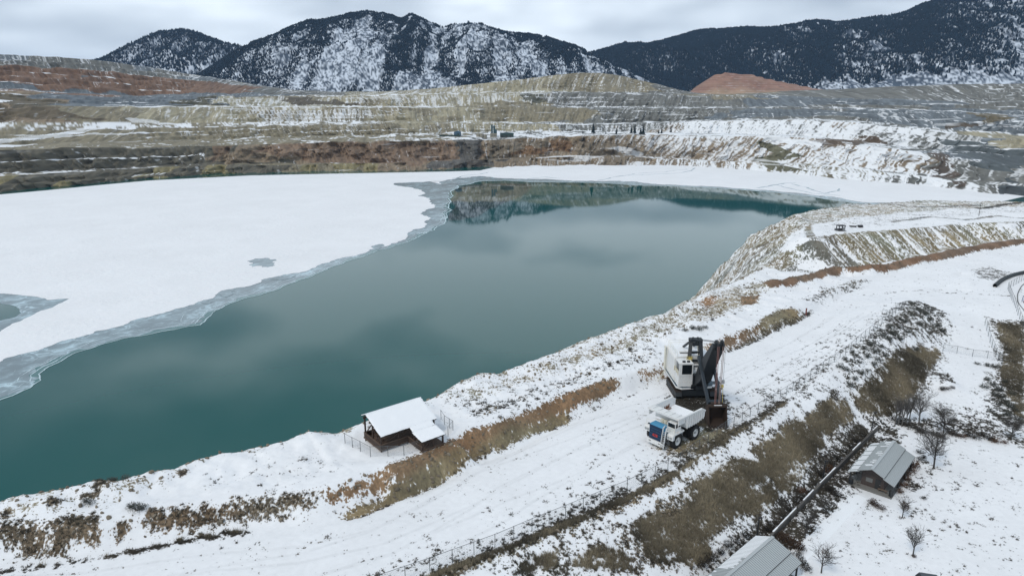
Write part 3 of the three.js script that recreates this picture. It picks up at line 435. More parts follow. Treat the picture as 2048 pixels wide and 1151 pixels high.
wp('G', .02, [[110,8.73],[350,8.77],[350,7.31],[120,6.94]]); wp([.09, .085, .06], .1, [[350,8.89],[420,9.03],[420,7.37],[350,7.31]]); wp([.1, .085, .06], .15, [[600,9.33],[680,8.8],[690,8.07],[600,8]]); wp('T', .45, [[740,10.33],[1100,9.67],[1100,8.22],[740,8.18]]); wp([.1, .1, .075], .2, [[1040,9],[1110,9],[1110,8.3],[1040,8.27]]);
wp('g', .7, [[1320,4.97],[1660,5.05],[1660,3.55],[1400,2.91]]); wp('G', .1, [[1460,6.91],[1760,6.95],[1760,6.39],[1460,6.13]]); wp('G', .16, [[1850,8.35],[2010,8.46],[2030,6.37],[1860,5.44]]); wp([.085, .068, .05], .03, [[1945,6.26],[2060,6.48],[2060,6.2],[1945,5.83]]); wp('T', .16, [[1945,5.61],[2060,6.14],[2060,4.71],[1945,4.45]]); wp([.13, .11, .07], .04, [[2000,8.26],[2060,8.37],[2060,6.54],[2020,6.47]]); wp([.085, .1, .105], .03, [[1850,4.66],[1940,4.73],[2060,4.4],[2060,2.61],[1980,2.85],[1900,4.02]]); wp([.06, .07, .075], .02, [[1960,0.29],[2010,1.31],[2100,2.55],[2100,0.04],[1980,0]]); wp('g', .55, [[1790,4.76],[1860,5.44],[1940,4.85],[1860,4.58]]);
wp([.1, .08, .065], .3, [[1880,3.89],[1920,2.94],[1880,0.44],[1860,0.22]]); wp('G', .12, [[1540,8.92],[1900,9.79],[1900,8.56],[1540,8.05]]); wp([.2, .18, .13], .2, [[1400,11],[1560,11],[1560,8.83],[1400,8.77]]);
road([[-100,3.2],[30,4.06],[120,4.61],[200,5.12],[250,5.83],[265,6.09]], .11); road([[150,4.51],[250,4.59],[340,4.74]], .06); road([[1110,0.68],[1160,1.6],[1260,2.3]], .09); road([[1330,3.49],[1450,3.18],[1560,2.86],[1650,2.79]], .1);
const stations = [-200, 0, 200, 400, 600, 800, 1000, 1200, 1400, 1600, 1800, 1950, 2250];
{
  const subBenches = [u0 => u0 < .3 ? 2 : 0, 0, u0 => u0 < .3 ? 2 : 0, 0, 3, 0, 4, 0, 3, 0, 6, 0];
  const cols = 1800, perRow = [46, 3, 52, 14, 36, 4, 44, 5, 36, 4, 76, 3], cr = (a, b, c, d, t) => .5 * (2 * b + (c - a) * t + (2 * a - 5 * b + 4 * c - d) * t * t + (3 * b - a - 3 * c + d) * t * t * t);
  const lineAt = (P, u) => { const n = P.length - 1, f = clamp(u, 0, 1) * n, i = Math.min(n - 1, Math.floor(f)), t = f - i, q = k => P[clamp(k, 0, n)]; return [0, 1, 2].map(c => cr(q(i - 1)[c], q(i)[c], q(i + 1)[c], q(i + 2)[c], t)); };
  const total = perRow.reduce((a, b) => a + b, 0) + 1, pos = new Float32Array(cols * total * 3), col = new Float32Array(cols * total * 3), idx = [];
  const stationAt = (u) => { const f = clamp(u) * (stations.length - 1), i = Math.min(stations.length - 2, Math.floor(f)); return [i, f - i]; };
  for (let c = 0; c < cols; c++) {
    const u = c / (cols - 1), L = breaks.map((B, k) => { const p = lineAt(B, u); if (k) { const w = Math.min(1, k / 2) * (k === breaks.length - 2 ? .4 : 1); p[2] += (fbm(p[0] * .012 + k * 7, k * 3.1, 4) - .5) * 46 * w; p[1] += (fbm(p[0] * .03 + k * 11, k * 5.7, 3) - .5) * (k === breaks.length - 2 ? 5 : 7) * w; } return p; });
    let r = 0;
    for (let s = 0; s < perRow.length; s++) {
      const A = L[s], B = L[s + 1], [kind, cols_, snowy] = faces[s], isFace = kind === 'face', last = s === perRow.length - 1;
      for (let q = 0; q < perRow[s] + (last ? 1 : 0); q++, r++) {
        const t = q / perRow[s], o = (r * cols + c) * 3, nb = isFace ? (typeof subBenches[s] === 'function' ? subBenches[s](u) : subBenches[s]) : 0, lv = t * nb, fr = lv - Math.floor(lv), stepK = nb ? sstep(.42, .58, fbm(A[0] * .006 + s * 17, s * 3.3, 2)) : 0, ty = nb ? mix(t, (Math.floor(lv) + sstep(.34, 1, fr)) / nb, stepK) : t, tz = nb ? mix(t, (Math.floor(lv) + (fr < .34 ? fr / .34 * .62 : .62 + .38 * (fr - .34) / .66)) / nb, stepK) : t, tread = nb && fr < .36 ? stepK : 0; let x = mix(A[0], B[0], t), y = mix(A[1], B[1], ty), z = mix(A[2], B[2], tz);
        const edge = Math.min(1, Math.min(t, 1 - t) * 5), lean = mix(.75, -.95, sstep(.4, .62, u)), skew = x + y * lean + 14 * fbm(x * .012, s * 9 + y * .02, 3);
        const gul = Math.abs(vn(skew / 15, s * 13.7) - .5) * 2, gul2 = Math.abs(vn(skew / 5 + 50, s * 5.1 + t * 1.4) - .5) * 2, rough = fbm(x * .04, y * .06 + s * 3, 4) - .5;
        if (isFace) { const k = edge * Math.min(1, Math.abs(B[1] - A[1]) / 14); z += (gul * 9 + gul2 * 5 + (s < 3 ? Math.abs(vn(x / 38 + s * .13, 91) - .5) * 44 + Math.abs(vn(x / 12, 47) - .5) * 18 - 14 : 0) + rough * 34 * (s < 3 ? 1.3 : .6) + (vn(x * .16, y * .22) - .5) * (s < 3 ? 9 : 4)) * k; y += (rough * 9 + (vn(x * .23, y * .3) - .5) * 3) * k; }
        else y += (vn(x * .05, z * .05 + s) - .5) * 2.4;
        // steps cut into the higher faces
        pos[o] = x; pos[o + 1] = y; pos[o + 2] = z;
        const du = u + (fbm(x * .006, y * .03 + s * 5, 3) - .5) * .09, [i, f] = stationAt(du), pick = vn(x * .02 + 3, y * .08 + s * 2.2) * .5 + .25 < f ? i + 1 : i;
        let K = faceKinds[cols_[pick]]; const sn0 = mix(snowy[i], snowy[i + 1], f);
        let sn = sn0;
        if (s === 10) { const px = mix(stations[i], stations[i + 1], f), tt = t + (fbm(x * .02, 3, 3) - .5) * .22; if (px < 660) { if (tt > mix(.62, .8, clamp(px / 600))) { K = faceKinds.g; sn = .3; } else if (tt < .1) K = faceKinds.G; const pn = vn(x * .013 + y * .01, y * .045); if (pn > .72) K = faceKinds.G; } }
        if (s === 2 && u > .26 && u < .5 && vn(x * .01, y * .05) > .62) K = [.19, .135, .09];
        if (s === 0 && u < .4 && vn(x * .03, y * .08) > .6) K = [.22, .19, .1];
        const chain = mix(stations[i], stations[i + 1], f) - (fbm(x * .006, y * .03 + s * 5, 3) - .5) * 0, level = s + t + (vn(x * .03, s * 3) - .5) * .3; for (const p of wallPatches) { if (p.line) { if (pdist(p.P, chain * .004, s + t)[0] < p.half) sn = p.snow; } else if (inside(p.P, chain + (vn(y * .2, x * .05) - .5) * 30, level)) { K = p.K; sn = p.snow; } }
        const fineS = Math.min(1, Math.abs(B[1] - A[1]) / 30); const streak = vn(skew / 1.7, t * 3.0 * fineS + s * 11) * .4 + vn(skew / 4.6, t * 2.3 * fineS + s * 7) * .24 + vn(x * .45, y * .6) * .2 + fbm(x * .02 + 70, y * .05 + s, 3) * .16;
        const sm = isFace ? streak : fbm(x * .05, z * .08, 3) * .75 + vn(x * .3, z * .3) * .25;
        if (tread) sn = mix(sn, Math.max(sn, vn(x * .02, s * 7 + Math.floor(lv) * 3.7) > .52 ? .6 : .1), tread);
        const bare = 1 - clamp((.2 + .6 * sn - sm) * 9 + .5);
        const patchy = .6 + .34 * fbm(x * .03 + 9, y * .07 + s, 3) + .34 * fbm(skew * .11, y * .018 + s, 3) + .55 * (vn(skew / 3.2, t * 2 + s) - .5) + .3 * (vn(x * .5, y * .6) - .5);
        const ledge = isFace && s < 9 ? clamp((vn(x * .012 + s * 4, y * .32 + (fbm(x * .01, 4, 2) - .5) * 3) - .86) * 12) * .6 * sstep(.0, .15, sn0) : 0;
        const sv = .78, w = Math.max((1 - bare) * (isFace && !tread ? mix(.6, 1, sstep(.3, .6, sn0)) : 1), ledge);
        col[o] = mix(K[0] * patchy, sv * .97, w); col[o + 1] = mix(K[1] * patchy, sv, w); col[o + 2] = mix(K[2] * patchy, sv * 1.03, w);
      }
    }
  }
  for (let r = 0; r < total - 1; r++) for (let c = 0; c < cols - 1; c++) { const a = r * cols + c, b = a + 1, d = a + cols, e = d + 1; idx.push(a, b, d, b, e, d); }
  const g = new THREE.BufferGeometry(); g.setAttribute('position', new THREE.BufferAttribute(pos, 3)); g.setAttribute('color', new THREE.BufferAttribute(col, 3)); g.setIndex(idx); g.computeVertexNormals();
  struct('pit_walls', g, new THREE.MeshStandardMaterial({ vertexColors: true, roughness: .95 }));
}
// a wide floor under everything, out to the horizon
{ const g = new THREE.PlaneGeometry(16000, 12000); g.rotateX(-Math.PI / 2); g.translate(0, WATER - 12, -4500); struct('valley_floor', g, std([.3, .31, .32], 1)); }


// ---------------------------------------------------------------- mountains with their forests
const treeGeo = (() => { const a = new THREE.ConeGeometry(.3, .8, 5, 1, true); a.translate(0, .6, 0); const b = new THREE.ConeGeometry(.19, .45, 5, 1, true); b.translate(0, .82, 0); const t = new THREE.CylinderGeometry(.03, .04, .25, 3, 1, true); t.translate(0, .1, 0); return mergeGeometries([a.toNonIndexed(), b.toNonIndexed(), t.toNonIndexed()]); })();
const needleMat = new THREE.MeshStandardMaterial({ color: rgb(1, 1, 1), roughness: .95 });
// ridge: points [x, y, z] of the crest; foot: the same number of points along the base
function mountain(name, ridge, foot, back, snowAt, forestAt, nTrees, seed, treeH, rows = 90, cols = 520) {
  const n = ridge.length - 1, cr = (a, b, c, d, t) => .5 * (2 * b + (c - a) * t + (2 * a - 5 * b + 4 * c - d) * t * t + (3 * b - a - 3 * c + d) * t * t * t);
  const at = (P, u) => { const f = clamp(u) * n, i = Math.min(n - 1, Math.floor(f)), t = f - i, q = k => P[clamp(k, 0, n)]; return [0, 1, 2].map(c => cr(q(i - 1)[c], q(i)[c], q(i + 1)[c], q(i + 2)[c], t)); };
  const backRows = 14, total = rows + backRows + 1, pos = [], col = [], idx = [];
  const surf = (u, v) => {
    const R = at(ridge, u), F = at(foot, u); let x, y, z;
    if (v <= 1) { x = mix(F[0], R[0], v); z = mix(F[2], R[2], v); const p = v + .0; y = mix(F[1], R[1], p);
      const k = Math.sin(Math.PI * Math.min(1, v * 1.0)) * .9 + .06 * v, rg = 1 - Math.abs(fbm(x * .0021 + seed, z * .0021 + y * .0006, 4) - .5) * 2, rg2 = 1 - Math.abs(fbm(x * .006 + seed * 2, z * .005 + y * .001, 4) - .5) * 2;
      y += ((rg - .62) * 210 + (rg2 - .65) * 70) * k * Math.min(1, (R[1] - F[1]) / 260) + (vn(x * .05, z * .05) - .5) * 9 * Math.min(1, v * 4); z -= (rg - .6) * 120 * k; }
    else { const w = v - 1; x = R[0]; z = R[2] - w * back; y = R[1] - w * w * (R[1] - F[1]) * .9 + (vn(x * .05, z * .05) - .5) * 6 * (w > .05 ? 1 : .3); }
    return [x, y, z];
  };
  const shadeOf = (x, y, v, u) => { const s = snowAt(x, y, u, v), nn = fbm(x * .013 + seed, y * .024, 4) * .2 + vn(x * .06, y * .09) * .25 + vn(x * .19 + 7, y * .26) * .55, w = clamp((.2 + .6 * s - nn) * 4 + .5); const q = .75 + .5 * vn(x * .04, y * .05); return [mix(.05 * q, .58, w), mix(.07 * q, .64, w), mix(.1 * q, .72, w)]; };
  for (let j = 0; j < total; j++) for (let i = 0; i <= cols; i++) { const u = i / cols, v = j <= rows ? j / rows : 1 + (j - rows) / backRows, p = surf(u, v); pos.push(...p); col.push(...shadeOf(p[0], p[1], v, u)); }
  for (let j = 0; j < total - 1; j++) for (let i = 0; i < cols; i++) { const a = j * (cols + 1) + i, b = a + 1, d = a + cols + 1, e = d + 1; idx.push(a, b, d, b, e, d); }
  const g = new THREE.BufferGeometry(); g.setAttribute('position', new THREE.Float32BufferAttribute(pos, 3)); g.setAttribute('color', new THREE.Float32BufferAttribute(col, 3)); g.setIndex(idx); g.computeVertexNormals();
  struct(name, g, new THREE.MeshStandardMaterial({ vertexColors: true, roughness: .95 }));
  const r = rng(seed * 101 + 3), list = [];
  for (let tries = 0; list.length < nTrees && tries < nTrees * 14; tries++) {
    const u = r(), v = Math.pow(r(), .85) * 1.03, [x, y, z] = surf(u, v), d = forestAt(x, y, u, v);
    const clump = fbm(x * .009 + seed * 3, y * .014 + z * .004, 4) * .34 + vn(x * .035 + 9, z * .03 + y * .04) * .26 + r() * .4;
    const gully = 1 - Math.abs(fbm(x * .0021 + seed, z * .0021 + y * .0006, 4) - .5) * 2, side = fbm(x * .0045 + 3, y * .004 + seed, 3);
    if (clump + (gully - .66) * .28 + (side - .5) * .2 > .16 + .66 * d) continue;
    list.push([x, y - .6, z, treeH * (.55 + .8 * r()), r()]);
  }
  const im = new THREE.InstancedMesh(treeGeo, needleMat, list.length), m = new THREE.Matrix4(), q = new THREE.Quaternion(), up = new THREE.Vector3(0, 1, 0), c = new THREE.Color();
  list.forEach(([x, y, z, h, k], i) => { q.setFromAxisAngle(up, k * 6.28); m.compose(new THREE.Vector3(x, y, z), q, new THREE.Vector3(h * (.8 + .5 * k), h, h * (.8 + .5 * k))); im.setMatrixAt(i, m); const b = .6 + .8 * ((k * 7.3) % 1); im.setColorAt(i, c.setRGB(.006 * b, .021 * b, .04 * b)); });
  im.name = numbered('conifer_forest'); im.castShadow = im.receiveShadow = true; scene.add(im); return im;
}
tag(mountain('small_mountain', [[-2589.39,223.83,-4300],[-2434.09,268.9,-4300],[-2317.76,328.88,-4320],[-2135.19,402.13,-4330],[-2029.01,424.33,-4330],[-1931.13,429.87,-4330],[-1843.85,408.48,-4340],[-1734.36,367.3,-4350],[-1619.12,333.56,-4350],[-1444.5,291.16,-4350],[-1210.85,225.71,-4350]], [[-2362.07,164.68,-3700],[-2139.9,115.61,-3700],[-2015.34,90.94,-3700],[-1862.84,78.57,-3700],[-1773.77,71.14,-3700],[-1689.44,66.18,-3700],[-1607.03,66.18,-3700],[-1504.02,66.18,-3700],[-1401,66.18,-3700],[-1246.48,66.18,-3700],[-988.94,66.18,-3700]], 900,
  (x, y, u, v) => .55 - .25 * v, (x, y, u, v) => .42 + .22 * v, 9000, 3, 13, 50, 260), 'dark conifer forest on the small peak behind the rust dump', 'forest', null, 'stuff');
tag(mountain('broad_mountain', [[-1518.8,86.64,-3150],[-1400.64,156.49,-3250],[-1349.58,194.86,-3300],[-1247.82,262.44,-3350],[-1121.43,322.52,-3400],[-989.28,382.8,-3440],[-897.42,399.09,-3450],[-783.53,425.24,-3470],[-690.93,439.48,-3480],[-597.25,432.88,-3480],[-521.45,409.85,-3470],[-472.51,424.19,-3460],[-406.72,396.9,-3450],[-337.39,368.34,-3450],[-246.69,377.5,-3430],[-171.62,383.11,-3420],[-55.48,350.86,-3400],[59.81,336.18,-3380],[128.54,326.72,-3370],[219.56,297.12,-3350],[287.03,272.04,-3330],[396.72,215.53,-3280],[503.6,168.68,-3230],[624.51,111.83,-3150]], [[-1335.93,61.44,-2650],[-1188.98,56.1,-2650],[-1115.13,56.1,-2650],[-1004.36,56.1,-2650],[-893.58,56.1,-2650],[-782.81,56.1,-2650],[-708.96,56.1,-2650],[-616.64,56.1,-2650],[-542.79,56.1,-2650],[-468.95,56.1,-2650],[-409.87,56.1,-2650],[-372.94,56.1,-2650],[-321.25,56.1,-2650],[-265.86,56.1,-2650],[-195.7,56.1,-2650],[-136.62,56.1,-2650],[-44.31,56.1,-2650],[48,56.1,-2650],[103.39,56.1,-2650],[177.24,56.1,-2650],[232.63,56.1,-2650],[324.94,56.1,-2650],[435.71,56.1,-2650],[564.95,56.1,-2650]], 900,
  (x, y, u, v) => .5 - .06 * v + .06 * sstep(.55, .9, u), (x, y, u, v) => .34 + .16 * v * (1 - .45 * sstep(.35, .6, u)) - .06 * sstep(.6, 1, u), 50000, 7, 8, 110, 700), 'scattered conifer forest over the broad snowy mountain with a rocky crest', 'forest', null, 'stuff');
tag(mountain('long_mountain', [[284.05,243.58,-4300],[504.02,302.52,-4300],[661.34,340.27,-4280],[803.15,352.74,-4260],[939.9,383.4,-4230],[1073.63,418.83,-4200],[1201.49,419.89,-4150],[1325.85,420.82,-4100],[1473.97,424.2,-4050],[1615.8,445.2,-4000],[1676.22,437.9,-3950],[1735.25,425.7,-3900],[1866.64,443.06,-3850],[1993.9,457.38,-3800],[2062.76,492.39,-3750],[2129.27,521.46,-3700],[2232.31,558.39,-3600],[2394.82,594.36,-3500],[2568.95,610.46,-3400],[2795.71,614.49,-3300]], [[233.65,77.67,-3500],[410.25,77.45,-3450],[534.35,77.23,-3400],[642.97,77,-3350],[748.11,76.78,-3300],[849.78,76.55,-3250],[947.97,76.33,-3200],[1042.68,76.11,-3150],[1155.48,75.88,-3100],[1243.38,75.43,-3000],[1284.2,75.21,-2950],[1322.93,74.99,-2900],[1419.03,74.76,-2850],[1510.97,74.54,-2800],[1560.48,74.32,-2750],[1607.21,74.09,-2700],[1706.44,73.87,-2650],[1855.05,73.64,-2600],[2053.93,73.64,-2600],[2307.06,73.64,-2600]], 1000,
  (x, y, u, v) => .44 - .15 * v - .2 * sstep(.5, .0, u), (x, y, u, v) => .6 + .1 * v + .16 * sstep(.6, .1, u) - .5 * sstep(.16, .0, v) * sstep(.35, .6, u) - .14 * sstep(.75, 1, u), 80000, 13, 12, 110, 620), 'dense dark conifer forest over the long mountain on the right', 'forest', null, 'stuff');
// red terraced hill at the back of the pit
{
  const R = [[580,64.8,-2480],[627.25,78.21,-2500],[660.81,95.16,-2520],[711.77,132.77,-2550],[752.78,141.49,-2560],[797.1,139.8,-2560],[845.14,136.43,-2560],[892.46,122.65,-2550],[978.62,105.56,-2540],[1078.08,85.08,-2520],[1175.44,71.52,-2500]], F = [[529.29,55.25,-2330],[569.67,58.38,-2330],[601.91,61.5,-2330],[642.35,63.07,-2330],[691.01,63.07,-2330],[731.56,63.07,-2330],[775.36,63.07,-2330],[820.78,63.07,-2330],[901.88,63.07,-2330],[999.39,61.5,-2330],[1129.61,58.38,-2330]], n = R.length - 1, cols = 220, rows = 60, pos = [], col = [], idx = [];
  for (let j = 0; j <= rows + 6; j++) for (let i = 0; i <= cols; i++) {
    const f = i / cols * n, k = Math.min(n - 1, Math.floor(f)), t = f - k, A = [0, 1, 2].map(c => mix(R[k][c], R[k + 1][c], t)), B = [0, 1, 2].map(c => mix(F[k][c], F[k + 1][c], t)), v = Math.min(1, j / rows), H = A[1] - B[1];
    const st = 8, lv = v * H / st, step = Math.floor(lv) + sstep(.35, .95, lv - Math.floor(lv)); let x = mix(B[0], A[0], v), y = B[1] + Math.min(step * st, H) + (vn(x * .08, v * 20) - .5) * 1.5, z = mix(B[2], A[2], v) + (vn(x * .05, v * 9) - .5) * 10;
    if (j > rows) { z -= (j - rows) * 40; y -= (j - rows) * 6; }
    pos.push(x, y, z); const q = .7 + .6 * fbm(x * .05, y * .12, 3), pale = sstep(.45, .1, v) * .6 + vn(x * .03, y * .1) * .3, bench = lv - Math.floor(lv) < .4 && vn(x * .1, Math.floor(lv) * 5) > .5 ? .35 : 0; col.push(mix(mix(.26, .36, pale) * q, .7, bench), mix(mix(.145, .27, pale) * q, .72, bench), mix(mix(.11, .19, pale) * q, .76, bench));
  }
  for (let j = 0; j < rows + 6; j++) for (let i = 0; i < cols; i++) { const a = j * (cols + 1) + i, b = a + 1, d = a + cols + 1, e = d + 1; idx.push(a, b, d, b, e, d); }
  const g = new THREE.BufferGeometry(); g.setAttribute('position', new THREE.Float32BufferAttribute(pos, 3)); g.setAttribute('color', new THREE.Float32BufferAttribute(col, 3)); g.setIndex(idx); g.computeVertexNormals(); struct('red_terraced_hill', g, new THREE.MeshStandardMaterial({ vertexColors: true, roughness: .95 }));
}


// ---------------------------------------------------------------- building blocks for the machines and buildings
const V = (x, y, z) => new THREE.Vector3(x, y, z);
function bx(w, h, d, x = 0, y = 0, z = 0, rx = 0, ry = 0, rz = 0, r = 0) { const g = r ? new RoundedBoxGeometry(w, h, d, 2, r) : new THREE.BoxGeometry(w, h, d); if (rx || ry || rz) g.applyMatrix4(new THREE.Matrix4().makeRotationFromEuler(new THREE.Euler(rx, ry, rz))); g.translate(x, y, z); return g; }
function bar(a, b, r, n = 8, r2 = r) { const A = V(...a), B = V(...b), d = B.clone().sub(A), g = new THREE.CylinderGeometry(r2, r, d.length(), n); g.applyQuaternion(new THREE.Quaternion().setFromUnitVectors(V(0, 1, 0), d.clone().normalize())); g.translate((A.x + B.x) / 2, (A.y + B.y) / 2, (A.z + B.z) / 2); return g; }
function beam(a, b, w, h) { const A = V(...a), B = V(...b), d = B.clone().sub(A), g = new THREE.BoxGeometry(w, h, d.length()), m = new THREE.Matrix4().lookAt(B, A, Math.abs(d.clone().normalize().y) > .99 ? V(0, 0, 1) : V(0, 1, 0)); g.applyMatrix4(m); g.translate((A.x + B.x) / 2, (A.y + B.y) / 2, (A.z + B.z) / 2); return g; }
function prism(pts, depth, axis = 'x', at = 0, bevel = 0) { // outline in (z, y) for axis x, (x, y) for axis z, (x, z) for axis y
  const g = new THREE.ExtrudeGeometry(new THREE.Shape(pts.map(p => new THREE.Vector2(...p))), { depth: depth - 2 * bevel, bevelEnabled: bevel > 0, bevelThickness: bevel, bevelSize: bevel, bevelOffset: -bevel, bevelSegments: 1 }); g.translate(0, 0, -depth / 2 + bevel);
  if (axis === 'x') { g.rotateY(-Math.PI / 2); g.scale(1, 1, 1); } if (axis === 'y') g.rotateX(Math.PI / 2); // x axis: (u,v) -> z=u, y=v
  if (axis === 'x') g.translate(at, 0, 0); else if (axis === 'z') g.translate(0, 0, at); else g.translate(0, at, 0); return g;
}
function tubeOf(pts, r, n = 6, seg = 24, closed = false) { return new THREE.TubeGeometry(new THREE.CatmullRomCurve3(pts.map(p => V(...p)), closed, 'catmullrom', .3), seg, r, n, closed); }
function slab(a, b, c, d, t) { // four corners of the top face, thickness downward
  const n = V(...b).sub(V(...a)).cross(V(...d).sub(V(...a))).normalize(); if (n.y < 0) n.negate(); const q = [a, b, c, d].map(p => V(...p)), l = q.map(p => p.clone().addScaledVector(n, -t)), P = [];
  const f = (...k) => k.forEach(v => P.push(v.x, v.y, v.z)), quad = (w, x, y, z) => { f(w, x, y); f(w, y, z); };
  const up = q[1].clone().sub(q[0]).cross(q[3].clone().sub(q[0])).y > 0; const o = up ? [0, 1, 2, 3] : [0, 3, 2, 1];
  quad(q[o[0]], q[o[1]], q[o[2]], q[o[3]]); quad(l[o[3]], l[o[2]], l[o[1]], l[o[0]]);
  for (let i = 0; i < 4; i++) { const j = (i + 1) % 4; quad(q[o[i]], l[o[i]], l[o[j]], q[o[j]]); }
  const g = new THREE.BufferGeometry(); g.setAttribute('position', new THREE.Float32BufferAttribute(P, 3)); g.computeVertexNormals(); g.setAttribute('uv', new THREE.Float32BufferAttribute(new Float32Array(P.length / 3 * 2), 2)); return g;
}
const wearTex = tileTex(256, (u, v) => { const n = wrapN(u, v, 7, 5), m = wrapN(u, v, 30, 2), k = .93 + .18 * (n - .5) + .1 * (m - .5), st = clamp((wrapN(u, v * .12, 26, 3) - .58) * 6) * clamp((wrapN(u + .3, v, 5, 3) - .42) * 4); return [255 * k * (1 - .1 * st), 255 * k * (1 - .24 * st), 255 * k * (1 - .34 * st)]; }, true, 1);
wearTex.repeat.set(1, 1);
const M = {
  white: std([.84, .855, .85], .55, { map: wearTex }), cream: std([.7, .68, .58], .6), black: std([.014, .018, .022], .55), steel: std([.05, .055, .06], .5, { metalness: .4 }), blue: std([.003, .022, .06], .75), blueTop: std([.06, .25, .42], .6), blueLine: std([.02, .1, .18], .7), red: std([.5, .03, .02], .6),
  rubber: std([.018, .018, .019], .9), rust: std([.16, .06, .025], .9), darkRust: std([.035, .022, .016], .9), glass: new THREE.MeshPhysicalMaterial({ color: rgb(.012, .016, .02), roughness: .06, ior: 1.5 }), lamp: new THREE.MeshPhysicalMaterial({ color: rgb(.35, .38, .38), roughness: .12 }), yellow: std([.5, .4, .12], .7), snow: std([.82, .84, .86], .95), cable: std([.2, .1, .09], .8), grey: std([.3, .31, .32], .6), charcoal: std([.03, .03, .032], .8),
};
const font = await new FontLoader().loadAsync('fonts/droid/droid_sans_bold.typeface.json');

// ---------------------------------------------------------------- haul truck: z forward, x towards the driver's side
{
  const [tx, tz] = [30.3, -117.7], turn = Math.atan2(-.75, .66);
  const t = thing('haul_truck', 'white mining dump truck with blue radiator parked in front of the shovel', 'dump truck', [tx, groundHeight(tx, tz) + .02, tz], turn);
  const wheel = (x, z, flip) => {
    const prof = [[.72, -.42], [1.1, -.46], [1.32, -.42], [1.4, -.3], [1.4, .3], [1.32, .42], [1.1, .46], [.72, .42]].map(p => new THREE.Vector2(p[0], p[1])), ty = new THREE.LatheGeometry(prof, 40); ty.rotateZ(Math.PI / 2);
    const lugs = []; for (let k = 0; k < 30; k++) { const a = k / 30 * Math.PI * 2; for (const s of [-1, 1]) lugs.push(bx(.36, .07, .13, s * .26, 1.42, 0, 0, s * .4, 0).applyMatrix4(new THREE.Matrix4().makeRotationX(a + (s > 0 ? .1 : 0)))); }
    const w = new THREE.Group(); w.name = 'wheel'; w.position.set(x, 1.4, z); t.add(w);
    part('tyre', [ty, ...lugs], M.rubber, w);
    const rp = [[.0, .18], [.3, .2], [.34, .3], [.5, .3], [.55, .16], [.68, .2], [.74, .43], [.78, .44], [.78, .38]].map(p => new THREE.Vector2(p[0], p[1])), rim = new THREE.LatheGeometry(rp, 32); rim.rotateZ(flip > 0 ? -Math.PI / 2 : Math.PI / 2);
    part('rim', [rim], M.white, w).material.side = THREE.DoubleSide;
    part('hub', [bar([flip * .18, 0, 0], [flip * .36, 0, 0], .2, 14)], M.grey, w);
  };
  for (const s of [-1, 1]) { wheel(s * 2.55, 2.85, s); wheel(s * 2.75, -2.35, s); wheel(s * 1.75, -2.35, s); }
  part('chassis', [bx(.5, .7, 8.6, 1.0, 1.75, .6), bx(.5, .7, 8.6, -1.0, 1.75, .6), bx(2.4, .5, .5, 0, 1.7, 3.9), bx(4.2, .6, .6, 0, 1.4, -2.35), bx(4.4, .5, .5, 0, 1.4, 2.85), bx(1.9, 1.1, 2.6, 0, 2.1, 3.2)], M.black, t);
  part('bumper', [prism([[-1.75, .62], [1.75, .62], [1.85, .8], [1.85, 1.42], [-1.85, 1.42], [-1.85, .8]], .55, 'z', 5.55, .04)], M.white, t);
  for (const x of [-1, 1]) part('bumper_slot', bx(.5, .12, .04, x * 1.05, 1.12, 5.83), M.black, t);
  const hood = part('radiator', [bx(2.7, 2.75, .5, -.1, 2.82, 5.35, 0, 0, 0, .05)], M.blue, t);
  for (let k = 1; k < 5; k++) part('grille_slat', bx(2.62, .045, .05, -.1, 1.5 + k * .52, 5.62), M.blueLine, hood);
  { const g = new TextGeometry('428', { font, size: .52, depth: .03, curveSegments: 4 }); g.computeBoundingBox(); g.translate(-g.boundingBox.max.x / 2 - .1, 2.12, 5.645); part('number', g, M.red, hood); }
  part('hood', [prism([[5.6, 4.22], [5.1, 4.3], [3.9, 4.3], [3.7, 4.1], [3.7, 2.6], [5.1, 2.6]], 2.72, 'x', -.1, .04)], M.blueTop, t);
  // stair beside the radiator
  const st = part('stair', [prism([[5.85, .6], [6.05, .6], [5.5, 4.35], [5.0, 4.6], [4.8, 4.5], [5.25, 4.1]], .07, 'x', 1.42), prism([[5.85, .6], [6.05, .6], [5.5, 4.35], [5.0, 4.6], [4.8, 4.5], [5.25, 4.1]], .07, 'x', 2.08)], M.white, t);
  for (let k = 0; k < 9; k++) part('tread', bx(.62, .05, .26, 1.75, .75 + k * .34, 5.86 - k * .075), M.grey, st);
  // fenders, deck and lights
  for (const s of [-1, 1]) {
    const f = part('fender', [prism([[4.85, 2.15], [4.85, 2.95], [4.6, 3.2], [1.4, 3.2], [1.4, 3.0], [4.2, 2.95], [4.3, 2.15]], 1.35, 'x', s * 2.55, .03)], M.white, t);
    for (const k of [0, 1]) { const hl = part('headlight', [bar([s * 2.3 + k * .52 * s, 2.56, 4.83], [s * 2.3 + k * .52 * s, 2.56, 4.93], .22, 16)], M.grey, f); part('lens', [bar([s * 2.3 + k * .52 * s, 2.56, 4.93], [s * 2.3 + k * .52 * s, 2.56, 4.96], .17, 16)], M.lamp, hl); }
  }
  part('deck', [bx(6.4, .12, 2.9, 0, 3.27, 2.9)], M.white, t);
  part('snow_cover', [bx(1.7, .07, 2.4, -2.3, 3.37, 3.0, 0, 0, 0, .03)], M.snow, t);
  part('deck_vent', bx(.9, .16, .3, -2.3, 3.42, 4.25), M.black, t);
  part('air_cleaner', [bar([-.6, 3.3, 2.9], [-.6, 4.5, 2.9], .34, 16), bar([.1, 3.3, 2.9], [.1, 4.5, 2.9], .34, 16), bar([.75, 3.3, 3.1], [.75, 4.35, 3.1], .2, 12)], M.cream, t);
